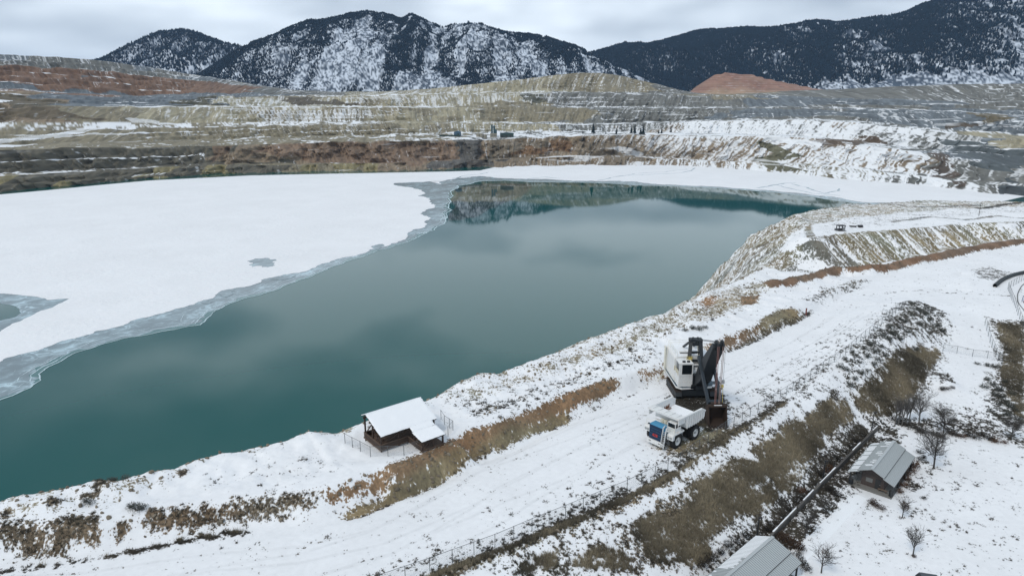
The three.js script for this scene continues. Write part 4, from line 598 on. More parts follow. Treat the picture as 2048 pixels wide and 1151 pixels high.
  part('handrail', [bar([-3.1, 3.3, 4.3], [-3.1, 4.2, 4.3], .03), bar([-1.5, 3.3, 4.3], [-1.5, 4.2, 4.3], .03), bar([-3.1, 4.2, 4.3], [-1.5, 4.2, 4.3], .03)], M.cream, t);
  part('handrail', [bar([.9, 3.3, 4.3], [.9, 4.3, 4.3], .03), bar([.9, 4.3, 4.3], [3.1, 4.3, 4.3], .03), bar([3.1, 3.3, 4.3], [3.1, 4.3, 4.3], .03), bar([2, 3.3, 4.3], [2, 4.3, 4.3], .03), bar([.9, 3.8, 4.3], [3.1, 3.8, 4.3], .025)], M.cream, t);
  const cab = part('cab', [bx(1.75, .85, 1.75, 2.15, 3.75, 3.1, 0, 0, 0, .04), bx(1.7, .16, 1.7, 2.15, 5.06, 3.1, 0, 0, 0, .05), bx(.1, .9, .1, 1.33, 4.6, 3.92), bx(.1, .9, .1, 2.97, 4.6, 3.92), bx(.1, .9, .1, 1.33, 4.6, 2.28), bx(.1, .9, .1, 2.97, 4.6, 2.28), bx(.08, .9, .1, 2.98, 4.6, 3.1)], M.white, t);
  for (const [w, h, d, x, y, z] of [[1.54, .78, .03, 2.15, 4.58, 3.9], [.03, .72, .68, 2.96, 4.58, 3.5], [.03, .72, .68, 2.96, 4.58, 2.7], [1.54, .72, .03, 2.15, 4.58, 2.28], [.03, .72, 1.5, 1.34, 4.58, 3.1]]) part('window', bx(w, h, d, x, y, z), M.glass, cab);
  part('seat', [bx(.6, .5, .6, 2.2, 4.3, 3)], M.black, cab);
  // dump body: floor, front wall, ribbed sides and the canopy over the cab
  const body = new THREE.Group(); body.name = 'dump_body'; t.add(body);
  part('floor', [slab([-3.2, 3.75, 1.0], [3.2, 3.75, 1.0], [3.2, 4.25, -4.6], [-3.2, 4.25, -4.6], .22)], M.white, body);
  part('front_wall', [slab([-3.3, 6.0, 1.75], [3.3, 6.0, 1.75], [3.2, 3.7, .95], [-3.2, 3.7, .95], .16)], M.white, body);
  for (const s of [-1, 1]) {
    const side = part('side_panel', [prism([[1.6, 6.0], [-3.6, 5.9], [-4.65, 5.25], [-4.65, 4.9], [-4.6, 4.05], [-2.4, 3.55], [.95, 3.45]], .16, 'x', s * 3.3)], M.white, body);
    part('rim_rail', [beam([s * 3.36, 6.0, 3.4], [s * 3.36, 5.95, -3.6], .34, .26), beam([s * 3.36, 5.95, -3.6], [s * 3.36, 5.28, -4.7], .34, .26)], M.white, side);
    for (let k = 0; k < 8; k++) { const z = 1.0 - k * .72, lo = z > -2.4 ? mix(3.5, 3.58, (1 - z) / 3.4) : mix(3.58, 4.0, (-2.4 - z) / 2.2), hi = z > -3.5 ? 5.85 : 5.4; part('rib', bx(.2, hi - lo, .16, s * 3.46, (hi + lo) / 2, z), M.white, side); }
  }
  const can = part('canopy', [slab([-3.3, 6.12, 3.6], [3.3, 6.12, 3.6], [3.3, 6.02, 1.65], [-3.3, 6.02, 1.65], .16), bx(6.9, .36, .18, 0, 5.98, 3.62), bx(.16, 1.2, 1.9, 3.3, 5.42, 2.6, .0, 0, 0), bx(.16, 1.2, 1.9, -3.3, 5.42, 2.6)], M.white, body);
  for (let k = 0; k < 5; k++) part('canopy_rib', bx(.14, .12, 1.8, -2.6 + k * 1.3, 6.15, 2.65), M.white, can);
  { const rr = rng(4), gs = []; for (let k = 0; k < 34; k++) { const z = .6 - k * .1, l = .15 + rr() * .6; gs.push(bx(.03, l, .06 + rr() * .07, -3.19, 3.95 + l / 2 + rr() * .12 + k * .008, z + rr() * .05)); if (k % 3 == 0) gs.push(bx(.2 + rr() * .7, .02, .16, -2.9, 3.86 + k * .012, z)); } part('rust_streak', gs, M.rust, body); }
  const floorLines = []; for (let k = 0; k < 9; k++) floorLines.push(beam([-3.0 + k * .75, 3.79, .7], [-3.0 + k * .75, 4.27, -4.4], .05, .04)); part('wear_bars', floorLines, M.grey, body);
  part('bed_snow', [slab([-3.15, 3.83, .8], [3.15, 3.83, .8], [3.15, 4.3, -4.4], [-3.15, 4.3, -4.4], .06)], M.snow, body);
}

// ---------------------------------------------------------------- electric rope shovel: z forward along the boom
{
  const sx = 38.6, sz = -138.4, t = thing('mining_shovel', 'white and black electric mining shovel standing behind the dump truck', 'excavator', [sx, groundHeight(sx, sz) + .02, sz], .03);
  for (const s of [-1, 1]) {
    const tr = part('crawler', [prism([[-3.9, .15], [3.9, .15], [4.35, .8], [3.9, 1.6], [-3.9, 1.6], [-4.35, .8]], 1.3, 'x', s * 3.6, .08)], M.black, t);
    for (let k = 0; k < 22; k++) part('track_shoe', bx(1.5, .12, .32, s * 3.6, k < 11 ? .1 : 1.66, -3.7 + (k % 11) * .74), M.darkRust, tr);
    for (let k = 0; k < 6; k++) part('roller', [bar([s * 4.26, .7, -3 + k * 1.2], [s * 4.32, .7, -3 + k * 1.2], .4, 14)], M.steel, tr);
  }
  part('car_body', [bx(6.2, 1.0, 5.6, 0, 1.15, 0), bar([0, 1.6, 0], [0, 2.3, 0], 2.4, 28), bx(5.9, 1.3, 1.2, 0, 1.3, 3.2)], M.black, t);
  part('turntable_deck', [prism([[-4.1, -7], [4.1, -7], [4.1, 2.2], [3.4, 3.6], [-3.2, 4.2], [-4.1, 3.2]], .5, 'y', 2.55)], M.white, t);
  part('deck_skirt', [prism([[-4.16, -7.06], [4.16, -7.06], [4.16, 2.2], [3.45, 3.66], [-3.2, 4.28], [-4.16, 3.25]], .14, 'y', 2.86)], std([.02, .06, .09], .5), t);
  const house = part('machinery_house', [prism([[-4.0, 2.9], [4.0, 2.9], [4.0, 7.9], [3.6, 8.3], [-3.6, 8.3], [-4.0, 7.9]], 7.6, 'z', -3.1, .04)], M.white, t);
  for (let k = 0; k < 6; k++) part('wall_panel', bx(.06, 4.6, 1.16, -4.02, 5.4, -6.3 + k * 1.25), M.white, house);
  part('roof_snow', [bx(7.0, .1, 7.2, 0, 8.34, -3.1, 0, 0, 0, .04)], M.snow, house);
  part('roof_vent', bx(2.4, .5, .7, -1.4, 8.55, -1.2), M.white, house); part('roof_hatch', bx(1.6, .7, 1.6, 1.6, 8.7, -5), M.white, house); part('vent_slot', bx(2.3, .16, .06, -1.4, 8.6, -.83), M.black, house);
  part('side_ladder', [...[0, 1].map(k => bar([-4.5, 2.9, -5.2 + k * .5], [-4.15, 8.2, -5.2 + k * .5], .04)), bx(.12, 5.4, .9, -4.35, 5.6, -6.2)], M.cream, house);
  // roof railings
  const rail = (name, P, h, parent, mat = M.cream) => { const g = []; for (let i = 0; i < P.length; i++) { g.push(bar(P[i], [P[i][0], P[i][1] + h, P[i][2]], .035, 5)); if (i) for (const f of [.5, 1]) g.push(bar([P[i - 1][0], P[i - 1][1] + h * f, P[i - 1][2]], [P[i][0], P[i][1] + h * f, P[i][2]], .03, 5)); } return part(name, g, mat, parent); };
  rail('railing', [[-3.5, 8.3, .6], [-3.5, 8.3, -1.3], [-3.5, 8.3, -3.2], [-3.5, 8.3, -5], [-3.5, 8.3, -6.8], [-1.2, 8.3, -6.8], [1.2, 8.3, -6.8], [3.5, 8.3, -6.8], [3.5, 8.3, -5], [3.5, 8.3, -3], [3.5, 8.3, -1]], 1.1, house);
  rail('railing', [[-4.05, 2.9, -6.8], [-4.05, 2.9, -4.6], [-4.05, 2.9, -2.4], [-4.05, 2.9, -.2], [-4.05, 2.9, 1.6]], 1.05, t);
  rail('railing', [[-4.0, 5.3, .8], [-4.0, 5.3, 2.2], [-4.0, 5.3, 3.6]], 1.1, t, M.yellow);
  part('boarding_ladder', [bar([-4.2, 2.8, -5.8], [-6.0, .05, -5.8], .05), bar([-4.2, 2.8, -5.2], [-6.0, .05, -5.2], .05), ...[...Array(7)].map((_, k) => bar([-4.4 - k * .25, 2.5 - k * .38, -5.8], [-4.4 - k * .25, 2.5 - k * .38, -5.2], .03, 5))], M.cream, t);
  part('side_step', [bx(1.8, .12, 1.4, 5.0, 2.6, 1.4), bar([5.9, 2.6, .7], [5.9, 3.7, .7], .04), bar([5.9, 2.6, 2.1], [5.9, 3.7, 2.1], .04), bar([5.9, 3.7, .7], [5.9, 3.7, 2.1], .04)], M.steel, t);
  // operator's tower and cab
  part('cab_tower', [prism([[.7, 2.95], [4.15, 2.95], [4.15, 5.4], [.7, 5.4]], 3.0, 'x', -2.45, .04)], M.white, t);
  part('tower_panel', bx(1.3, .5, .05, -2.3, 4.9, 4.17), M.white, t);
  const cab = part('operator_cab', [bx(2.9, .3, 3.1, -2.5, 5.55, 2.75), bx(2.9, .35, 3.1, -2.5, 8.05, 2.75, 0, 0, 0, .06), bx(.2, 2.3, .2, -3.85, 6.8, 4.2), bx(.2, 2.3, .2, -1.15, 6.8, 4.2), bx(2.7, 2.3, .2, -2.5, 6.8, 1.3), bx(.18, 2.3, 1.2, -1.14, 6.8, 1.9), bx(.18, .6, 2.9, -3.86, 5.9, 2.75), bx(.5, 2.3, .14, -3.6, 6.8, 4.18)], M.white, t);
  part('window', bx(2.1, 2.05, .06, -2.3, 6.8, 4.2), M.glass, cab); part('window', bx(.06, 1.4, 1.2, -3.86, 7.1, 3.4), M.glass, cab); part('window', bx(.06, 1.4, .9, -3.86, 7.1, 2.2), M.glass, cab); part('window', bx(.06, 1.9, 1.5, -1.14, 6.8, 3.3), M.glass, cab);
  for (const k of [0, 1]) part('floodlight', [bx(.6, .3, .3, -2.9 + k * .95, 8.42, 3.7)], M.black, cab);
  part('deck_boxes', [bx(1.5, 1.2, 1.6, -.1, 5.2, 2.2), bx(1.2, .5, 1.2, .6, 6.0, 1.4), bx(1.4, .18, 2.2, .1, 6.9, .9)], M.white, t);
  part('front_winch', [bar([-.9, 4.2, 3.2], [1.2, 4.2, 3.2], .75, 20), bx(3.4, 2.6, 2.2, .7, 4.1, 2.9), bx(2.4, 1.6, 1.2, .9, 3.2, 4.1)], M.black, t);
  // gantry above the house front
  const ga = part('gantry', [beam([-1.3, 7.2, 1.8], [-.55, 11.7, -.2], .75, .9), beam([1.5, 4.2, 2.3], [1.35, 11.7, -.2], .8, .95), beam([-.7, 8.3, -5.2], [-.4, 11.6, -.3], .35, .4), beam([1.4, 8.3, -5.2], [1.3, 11.6, -.3], .35, .4), bx(2.7, .6, 1.4, .42, 11.75, -.2), bx(2.5, .6, .6, .42, 10.9, .15), bx(2.5, .45, .4, .3, 9.3, .8), bx(2.7, .5, .4, .2, 7.7, 1.5)], M.black, t);
  part('gantry_ladder', [bar([.7, 7.7, 1.6], [.7, 11.6, 0], .04), bar([1.05, 7.7, 1.6], [1.05, 11.6, 0], .04), ...[...Array(9)].map((_, k) => bar([.7, 8 + k * .42, 1.48 - k * .17], [1.05, 8 + k * .42, 1.48 - k * .17], .03, 5))], M.cream, ga);
  for (const x of [-.2, .8]) part('sheave', [bar([x, 11.9, -.2], [x + .2, 11.9, -.2], .5, 20)], M.steel, ga);
  part('yellow_guard', [bx(1.3, .08, .08, -1.3, 8.4, 2.2), bx(1.3, .08, .08, -1.3, 8.9, 2.2), bar([-1.9, 7.8, 2.2], [-1.9, 9, 2.2], .05), bar([-.8, 7.8, 2.2], [-.8, 9, 2.2], .05), bx(.8, .5, .1, -1.2, 8.5, 2.3)], M.yellow, t);
  // boom
  const F = [.45, 3.0, 3.6], T = [.75, 15.6, 13.6], at = (k, up = 0) => { const d = V(T[0] - F[0], T[1] - F[1], T[2] - F[2]), n = V(0, d.z, -d.y).normalize(); return [mix(F[0], T[0], k), mix(F[1], T[1], k) + n.y * up, mix(F[2], T[2], k) + n.z * up]; };
  const boomSide = s => { const o = [[0, -.5], [.02, .5], [.3, 1.5], [.6, 1.4], [1.0, .55], [1.03, 0], [1.0, -.5], [.62, -.95], [.3, -1.6]].map(([k, u]) => { const p = at(k, u); return [p[2], p[1]]; }); return o; };
  const boom = part('boom', [prism(boomSide(), 2.3, 'x', .6, .1)], M.black, t);
  part('boom_foot', [bx(3.4, 1.2, 1.3, .5, 3.0, 3.6, .5, 0, 0)], M.black, boom);
  part('boom_walkway', [beam(at(.25, 1.4), at(.8, 1.3), .5, .08), ...[.25, .4, .55, .7].map(k => bar(at(k, 1.4), at(k, 2.3), .04, 5)), bar(at(.25, 2.3), at(.7, 2.3), .04, 5)], M.black, boom);
  const tip = at(1.0, 0); for (const s of [-.55, .55]) part('point_sheave', [bar([tip[0] + s - .12, tip[1], tip[2]], [tip[0] + s + .12, tip[1], tip[2]], 1.05, 28)], M.black, boom);
  for (const s of [-.45, .45]) part('pendant_cable', [bar([.42 + s * 2, 11.9, -.2], [tip[0] + s, tip[1] + .5, tip[2] - .3], .06, 6)], M.black, t);
  part('pendant_strut', [bar([2.0, 8.3, 2.2], at(.45, 1.3), .1, 6), bar([2.0, 7.2, 2.6], at(.3, 1.2), .1, 6), bar([2.0, 6.0, 2.8], [2.0, 8.4, 2.1], .1, 6)], M.black, t);
  // dipper handle, saddle and bucket
  const saddle = at(.42, -.2);
  const D = [.65, 3.3, 15.2];
  for (const s of [-1, 1]) part('dipper_arm', [beam([saddle[0] + s * 1.35, saddle[1] + 2.4, saddle[2] - 1.6], [D[0] + s * 1.25, D[1] - .3, D[2] - .2], .5, .75)], std([.02, .03, .04], .5), t);
  part('saddle_block', [bx(3.3, 1.0, 1.3, saddle[0], saddle[1], saddle[2], .4, 0, 0), bar([saddle[0] - 1.7, saddle[1], saddle[2]], [saddle[0] + 1.7, saddle[1], saddle[2]], .35, 14)], M.black, t);
  part('arm_crosspiece', [bx(3.0, .9, .7, .65, 4.0, 14.3, .3, 0, 0)], std([.02, .03, .04], .5), t);
  const bk = new THREE.Group(); bk.name = 'bucket'; t.add(bk); bk.position.set(D[0], 0, D[2]);
  part('back_plate', [prism([[-1.3, .5], [-1.15, .35], [-.8, 3.6], [-.2, 4.0], [.2, 4.0], [.2, 3.8], [-.5, 3.5]], 3.6, 'x', 0, .05)], M.darkRust, bk);
  for (const s of [-1, 1]) part('side_plate', [prism([[-1.2, .4], [1.6, .12], [1.75, .5], [1.15, 2.2], [.7, 3.7], [-.1, 4.0], [-.7, 3.7]], .22, 'x', s * 1.75, .04)], M.darkRust, bk);
  part('floor_plate', [slab([-1.75, .62, -1.2], [1.75, .62, -1.2], [1.75, .34, 1.7], [-1.75, .34, 1.7], .26)], M.darkRust, bk);
  part('top_bail', [bx(3.7, .35, .7, 0, 3.85, .35), bx(2.2, .5, .5, 0, 4.15, -.1)], M.darkRust, bk);
  part('bail_snow', bx(1.5, .06, .2, .1, 4.06, .5), M.snow, bk);
  for (let k = 0; k < 6; k++) part('tooth', [prism([[1.55, .42], [1.6, .1], [2.35, .05]], .3, 'x', -1.5 + k * .6, .03)], M.darkRust, bk);
  for (const s of [-.62, -.36, .36, .62]) part('hoist_cable', [bar([tip[0] + s, tip[1] + .1, tip[2] + 1.02], [D[0] + s * .8, 4.2, D[2] + .2], .06, 6)], s < 0 ? M.cable : std([.24, .17, .15], .8), t);
  part('cable_weight', [bar([tip[0] + 1.0, 8.2, 14.6], [tip[0] + 1.0, 8.8, 14.6], .28, 12), bar([tip[0] + 1.0, 8.8, 14.6], [tip[0] + .9, tip[1], tip[2] + .9], .04, 5)], M.grey, t);
  part('dump_rope', [bar([tip[0] + 1.0, 8.2, 14.6], [D[0] + 1.1, 4.1, D[2]], .05, 5), bx(.5, .5, .4, tip[0] + .85, 7.6, 14.6)], M.yellow, t);
}


function snowQuilt(a, b, c, d, lo, hi, seed, n = 40, m = 20) { // uneven snow lying on a roof plane, ragged at the edges
  const P = [], idx = [], A = V(...a), B = V(...b), C = V(...c), D = V(...d), id = (i, j) => j * (n + 1) + i;
  for (let j = 0; j <= m; j++) for (let i = 0; i <= n; i++) { const u = i / n, v = j / m, p = A.clone().lerp(B, u).lerp(D.clone().lerp(C, u), v), e = Math.min(u * n, (1 - u) * n, v * m, (1 - v) * m), h = (lo + (hi - lo) * fbm(u * 7 + seed, v * 5, 4)) * (e < .5 ? .05 : 1); if (e < .5) p.add(V((vn(i * 1.7, j + seed) - .5) * .12, 0, (vn(i + 9, j * 1.7 + seed) - .5) * .12)); P.push(p.x, p.y + h, p.z); }
  for (let j = 0; j < m; j++) for (let i = 0; i < n; i++) idx.push(id(i, j), id(i + 1, j), id(i, j + 1), id(i + 1, j), id(i + 1, j + 1), id(i, j + 1));
  const g = new THREE.BufferGeometry(); g.setAttribute('position', new THREE.Float32BufferAttribute(P, 3)); g.setIndex(idx); g.computeVertexNormals(); return g;
}
// ---------------------------------------------------------------- viewing stand on the rim: u along the ridge, v towards the bank
{
  const o = [-25.4, -109.4], turn = Math.atan2(.629, .777), W = { timber: std([.05, .032, .024], .85), timberLight: std([.11, .075, .055], .85), roof: std([.035, .035, .035], .8) };
  const G0 = 3.7, t = thing('viewing_stand', 'open timber viewing stand with snow covered roof on the lake rim', 'pavilion', [o[0], G0, o[1]], turn);
  // local x = along ridge, z = towards the bank; heights above the pad
  const Hr = 5.3, He = 3.15, Lx = 11.2, Vf = 5.35, wing = [5.5, 10], Vw = 9.6, Hw = 1.95 + .2, Hj = 2.75, Vj = 6.6;
  part('roof_deck', [slab([0, Hr, 0], [Lx, Hr, 0], [Lx, He, Vf], [0, He, Vf], .16), slab([0, Hr, 0], [Lx, Hr, 0], [Lx, Hr - .75, -1.5], [0, Hr - .75, -1.5], .16), slab([wing[0], He + .0, Vf + .01], [wing[1], He, Vf + .01], [wing[1], Hj, Vj], [wing[0], Hj, Vj], .16), slab([wing[0] - .15, Hj - .05, Vj - .2], [wing[1] + .15, Hj - .05, Vj - .2], [wing[1] + .15, Hw, Vw], [wing[0] - .15, Hw, Vw], .16)], W.roof, t);
  part('roof_snow', snowQuilt([-.03, Hr + .005, .0], [Lx + .03, Hr + .005, .0], [Lx + .03, He + .005, Vf + .03], [-.03, He + .005, Vf + .03], .03, .2, 3), M.snow, t);
  part('roof_snow', [slab([-.03, Hr + .1, .05], [Lx + .03, Hr + .1, .05], [Lx + .03, Hr - .66, -1.53], [-.03, Hr - .66, -1.53], .09)], M.snow, t);
  part('roof_snow', snowQuilt([wing[0] - .02, He + .005, Vf], [wing[1] + .02, He + .005, Vf], [wing[1] + .02, Hj + .005, Vj], [wing[0] - .02, Hj + .005, Vj], .05, .2, 6, 24, 8), M.snow, t);
  part('roof_snow', snowQuilt([wing[0] - .17, Hj - .045, Vj - .18], [wing[1] + .17, Hj - .045, Vj - .18], [wing[1] + .17, Hw + .005, Vw + .03], [wing[0] - .17, Hw + .005, Vw + .03], .03, .18, 9, 24, 14), M.snow, t);
  const post = (x, z, h, lean = 0) => part('post', [beam([x, -.3, z], [x + lean, h, z], .24, .24)], W.timber, t);
  for (const x of [.3, 3.7, 7.4, 10.9]) { post(x, -.9, 4.5); post(x, 4.7, 3.0); } for (const x of [.3, 10.9]) { post(x, 1.9, 4.2); }
  for (const x of [wing[0] + .2, wing[1] - .2]) { post(x, 9.2, 1.95); post(x, 6.7, 2.4); } post(7.8, 9.2, 1.95);
  const brace = (a, b) => part('brace', beam(a, b, .14, .16), W.timber, t);
  for (const x of [.3, 10.9]) { brace([x, 1.2, -.9], [x, 4.0, 1.7]); brace([x, 3.6, 1.9], [x, 1.1, 4.6]); brace([x, .7, 2.0], [x, 2.9, 4.6]); }
  for (const [a, b] of [[.3, 3.7], [3.7, 5.4]]) { brace([a, 1.0, 4.72], [b, 2.6, 4.72]); } brace([wing[0], 1.0, 6.7], [wing[0], 2.0, 9.2]); brace([wing[0] + .2, .8, 9.22], [7.8, 1.8, 9.22]);
  part('ridge_beam', beam([0, 5.0, 0], [Lx, 5.0, 0], .2, .3), W.timber, t); part('eave_beam', [beam([0, 2.95, 4.7], [Lx, 2.95, 4.7], .2, .3)], W.timber, t); part('eave_beam', [beam([0, 4.3, -.9], [Lx, 4.3, -.9], .2, .3)], W.timber, t); part('eave_beam', [beam([wing[0], 1.9, 9.2], [wing[1], 1.9, 9.2], .18, .26)], W.timber, t);
  for (let k = 0; k < 10; k++) { const x = .25 + k * 1.19; part('rafter', [beam([x, Hr - .28, .05], [x, He - .25, Vf - .1], .1, .2)], W.timber, t); }
  part('floor', [bx(Lx, .25, 6.1, Lx / 2, .45, 1.9), bx(wing[1] - wing[0], .2, 4.4, (wing[0] + wing[1]) / 2, .3, 7.2)], W.timberLight, t);
  for (const [a, b] of [[[.1, 1.0, -1], [.1, 1.0, 5]], [[.1, 1.0, 5], [wing[0], 1.0, 5]], [[wing[0], .85, 5], [wing[0], .6, 9.4]], [[10.95, 1.0, -1], [10.95, 1.0, 5]], [[.1, 1.0, -1], [Lx, 1.0, -1]]]) {
    const p = part('parapet', [beam(a, b, .1, .85)], W.timber, t); part('cap_rail', [beam([a[0], a[1] + .47, a[2]], [b[0], b[1] + .47, b[2]], .24, .07)], W.timberLight, p);
  }
  for (const z of [0.6, 2.4]) part('bench', [bx(8, .08, .45, 5.4, 1.0, z), bx(.1, .5, .4, 2, .75, z), bx(.1, .5, .4, 9, .75, z)], W.timberLight, t);
  const lg = part('fallen_beam', [beam([-13.9, 0, 0], [-13.9, .0, 0.01], .01, .01)], W.timber, t); t.remove(lg);
}

// ---------------------------------------------------------------- chain-link fences
const linkTex = (() => { const N = 128, d = new Uint8Array(N * N * 4); for (let j = 0; j < N; j++) for (let i = 0; i < N; i++) { const u = (i + j) % 32, v = (i - j + N) % 32, on = u < 2 || v < 2, o = (j * N + i) * 4; d[o] = d[o + 1] = d[o + 2] = on ? 255 : 0; d[o + 3] = 255; } const t = new THREE.DataTexture(d, N, N); t.wrapS = t.wrapT = THREE.RepeatWrapping; t.magFilter = THREE.LinearFilter; t.minFilter = THREE.LinearMipmapLinearFilter; t.generateMipmaps = true; t.needsUpdate = true; return t; })();
const linkMat = new THREE.MeshStandardMaterial({ color: rgb(.2, .22, .23), roughness: .6, alphaMap: linkTex, transparent: true, side: THREE.DoubleSide });
const postMat = std([.11, .12, .125], .6, { metalness: .3 });
function chainFence(P, h, spacing, label, group) {
  const t = thing('chain_link_fence', label, 'fence', [P[0][0], groundHeight(...P[0]), P[0][1]], 0, group), ox = P[0][0], oz = P[0][1], oy = t.position.y, pts = [];
  for (let i = 0; i < P.length - 1; i++) { const l = Math.hypot(P[i + 1][0] - P[i][0], P[i + 1][1] - P[i][1]), n = Math.max(1, Math.round(l / spacing)); for (let k = 0; k < n; k++) pts.push([mix(P[i][0], P[i + 1][0], k / n), mix(P[i][1], P[i + 1][1], k / n)]); } pts.push(P[P.length - 1]);
  const q = pts.map(([x, z]) => [x - ox, groundHeight(x, z) - oy, z - oz]);
  q.forEach((p, i) => {
    part('post', [bar([p[0], p[1] - .3, p[2]], [p[0], p[1] + h + .06, p[2]], .05, 6)], postMat, t);
    if (!i) return; const a = q[i - 1];
    part('top_rail', [bar([a[0], a[1] + h, a[2]], [p[0], p[1] + h, p[2]], .032, 5)], postMat, t);
    const g = new THREE.BufferGeometry(), l = Math.hypot(p[0] - a[0], p[2] - a[2]); g.setAttribute('position', new THREE.Float32BufferAttribute([a[0], a[1] + .05, a[2], p[0], p[1] + .05, p[2], p[0], p[1] + h, p[2], a[0], a[1] + h, a[2]], 3)); g.setAttribute('uv', new THREE.Float32BufferAttribute([0, 0, l / .26, 0, l / .26, h / .26, 0, h / .26], 2)); g.setIndex([0, 1, 2, 0, 2, 3]); g.computeVertexNormals(); part('wire_mesh', g, linkMat, t);
  });
  return t;
}
chainFence(fenceLine, 2.1, 3.15, 'long chain-link fence running past the truck along the top of the grass slope');
chainFence([[-29.16,-109.2],[-27.5,-107.62],[-25.83,-106.24],[-23.78,-104.47],[-20.83,-104.45],[-18.17,-104.62],[-15.25,-106.85]], 1.9, 30, 'chain-link fence in front of the viewing stand');
chainFence([[-13.35,-118.8],[-12.4,-115.77],[-11.35,-114.27],[-10.65,-113.56],[-11.38,-111.54]], 1.9, 30, 'short bent chain-link fence at the far end of the viewing stand');
chainFence([[114.66,-172.9],[118.61,-173.08],[122.06,-171.88],[126.05,-171.79],[127.66,-170.01]], 2, 40, 'low chain-link fence crossing the snowy lane beside the sagebrush mound');
chainFence([[136.45,-189.49],[131.98,-180.07],[129.09,-172.99],[127.39,-168.07]], 2.4, 3, 'chain-link fence with weeds at its foot bordering the brushy plot');
chainFence([[196.13,-242.19],[178.87,-233.68],[165.17,-221.95],[157.51,-209.04],[150.34,-195.97],[145.75,-186.1],[140.27,-173.13]], 2.4, 3, 'tall chain-link fence bending round the enclosure beside the black pipe');

// ---------------------------------------------------------------- metal-roofed shelters: ridge along x
function shelter(name, label, at, dir, len, right, left, roofs, snowLeft, open) {
  const turn = Math.atan2(-dir[1], dir[0]), base = -7.7, t = thing(name, label, 'shelter', [at[0], base, at[1]], turn);
  const metal = std([.5, .535, .545], .5, { metalness: .1, map: wearTex }), wood = std([.075, .06, .055], .85), trim = std([.03, .033, .035], .7), conc = std([.2, .2, .19], .9);
  for (const s of [1, -1]) { // s = 1: side towards the lawn (+z local)
    const R = s > 0 ? roofs.right : roofs.left;
    for (const [v0, h0, v1, h1] of R) {
      const x0 = 0, x1 = len, a = [x0, h0, s * v0], b = [x1, h0, s * v0], c = [x1, h1, s * v1], d = [x0, h1, s * v1];
      const r = part('roof_slope', [slab(a, b, c, d, .1)], metal, t), seams = [], n = Math.round(len / .42);
      for (let k = 0; k <= n; k++) { const x = clamp(k / n * len, .03, len - .03); seams.push(beam([x, h0 + .025, s * v0], [x, h1 + .025, s * v1], .045, .06)); }
      part('roof_seams', seams, std([.28, .31, .32], .5), r);
      part('eave_trim', [beam([x0, h1 - .08, s * v1], [x1, h1 - .08, s * v1], .06, .16)], trim, r);
      if (s < 0 && snowLeft) { const rr = rng(name.length + Math.round(v0 * 10)), gs = [], w = len / n; for (let k = 0; k < n; k++) { const f = snowLeft(k / n, v0, rr); if (!f) continue; const [f0, f1] = f; gs.push(slab([k * w + .05, mix(h0, h1, f0) + .055, s * mix(v0, v1, f0)], [(k + 1) * w - .05, mix(h0, h1, f0) + .055, s * mix(v0, v1, f0)], [(k + 1) * w - .05, mix(h0, h1, f1) + .055, s * mix(v0, v1, f1)], [k * w + .05, mix(h0, h1, f1) + .055, s * mix(v0, v1, f1)], .04)); } if (gs.length) part('roof_snow', gs, M.snow, r); }
    }
  }
  const ridgeH = roofs.right[0][1];
  part('ridge_cap', [beam([-.05, ridgeH + .06, 0], [len + .05, ridgeH + .06, 0], .5, .05)], metal, t);
  part('slab_floor', [bx(len - .2, .22, right + left - .3, len / 2, .11, (right - left) / 2)], conc, t);
  const n = Math.max(3, Math.round(len / 4));
  for (let k = 0; k < n; k++) for (const [z, h] of [[right - .35, roofs.right[roofs.right.length - 1][3]], [-left + .35, roofs.left[roofs.left.length - 1][3]]]) part('post', [bx(.22, h - .2, .22, .5 + k * (len - 1) / (n - 1), (h - .2) / 2 + .1, z)], trim, t);
  // timber core walls under the upper roof, with door and window openings fitted
  const cw = Math.min(right, left) - 1.95, x0 = 1.9, x1 = len - 1.5, hc = roofs.right[0][3] - .25;
  const wall = part('wall', [bx(x1 - x0, hc, cw * 2, (x0 + x1) / 2, hc / 2 + .2, 0)], wood, t);
  part('gable', [prism([[-cw, hc + .2], [cw, hc + .2], [0, ridgeH - .25]], .15, 'x', x0 + .1)], wood, t); part('gable', [prism([[-cw, hc + .2], [cw, hc + .2], [0, ridgeH - .25]], .15, 'x', x1 - .1)], wood, t);
  const nb = 9; for (let k = 0; k < nb; k++) part('board', bx(.05, hc / nb - .03, cw * 2 - .06, x0 - .02, .2 + (k + .5) * hc / nb, 0), wood, wall);
  const door = part('door', bx(.06, 1.95, .95, x0 - .06, 1.2, .9), trim, t); part('handle', bx(.05, .05, .14, x0 - .11, 1.2, 1.25), M.grey, door);
  part('notice_board', bx(.06, .8, 1.1, x0 - .07, 1.55, -.6), std([.16, .17, .17], .5), t);
  for (let k = 0; k < 3; k++) { const w = part('window', bx(.9, .7, .05, x0 + 2.2 + k * 3, 1.7, cw + .02), M.glass, t); part('frame', [bx(1.05, .08, .08, x0 + 2.2 + k * 3, 2.1, cw + .03), bx(1.05, .08, .08, x0 + 2.2 + k * 3, 1.3, cw + .03)], trim, w); }
  part('bench', [bx(.4, .06, 1.6, x0 - .5, .68, 1.9), bx(.36, .42, .08, x0 - .5, .44, 1.3), bx(.36, .42, .08, x0 - .5, .44, 2.5)], std([.16, .12, .09], .8), t);
  return t;
}
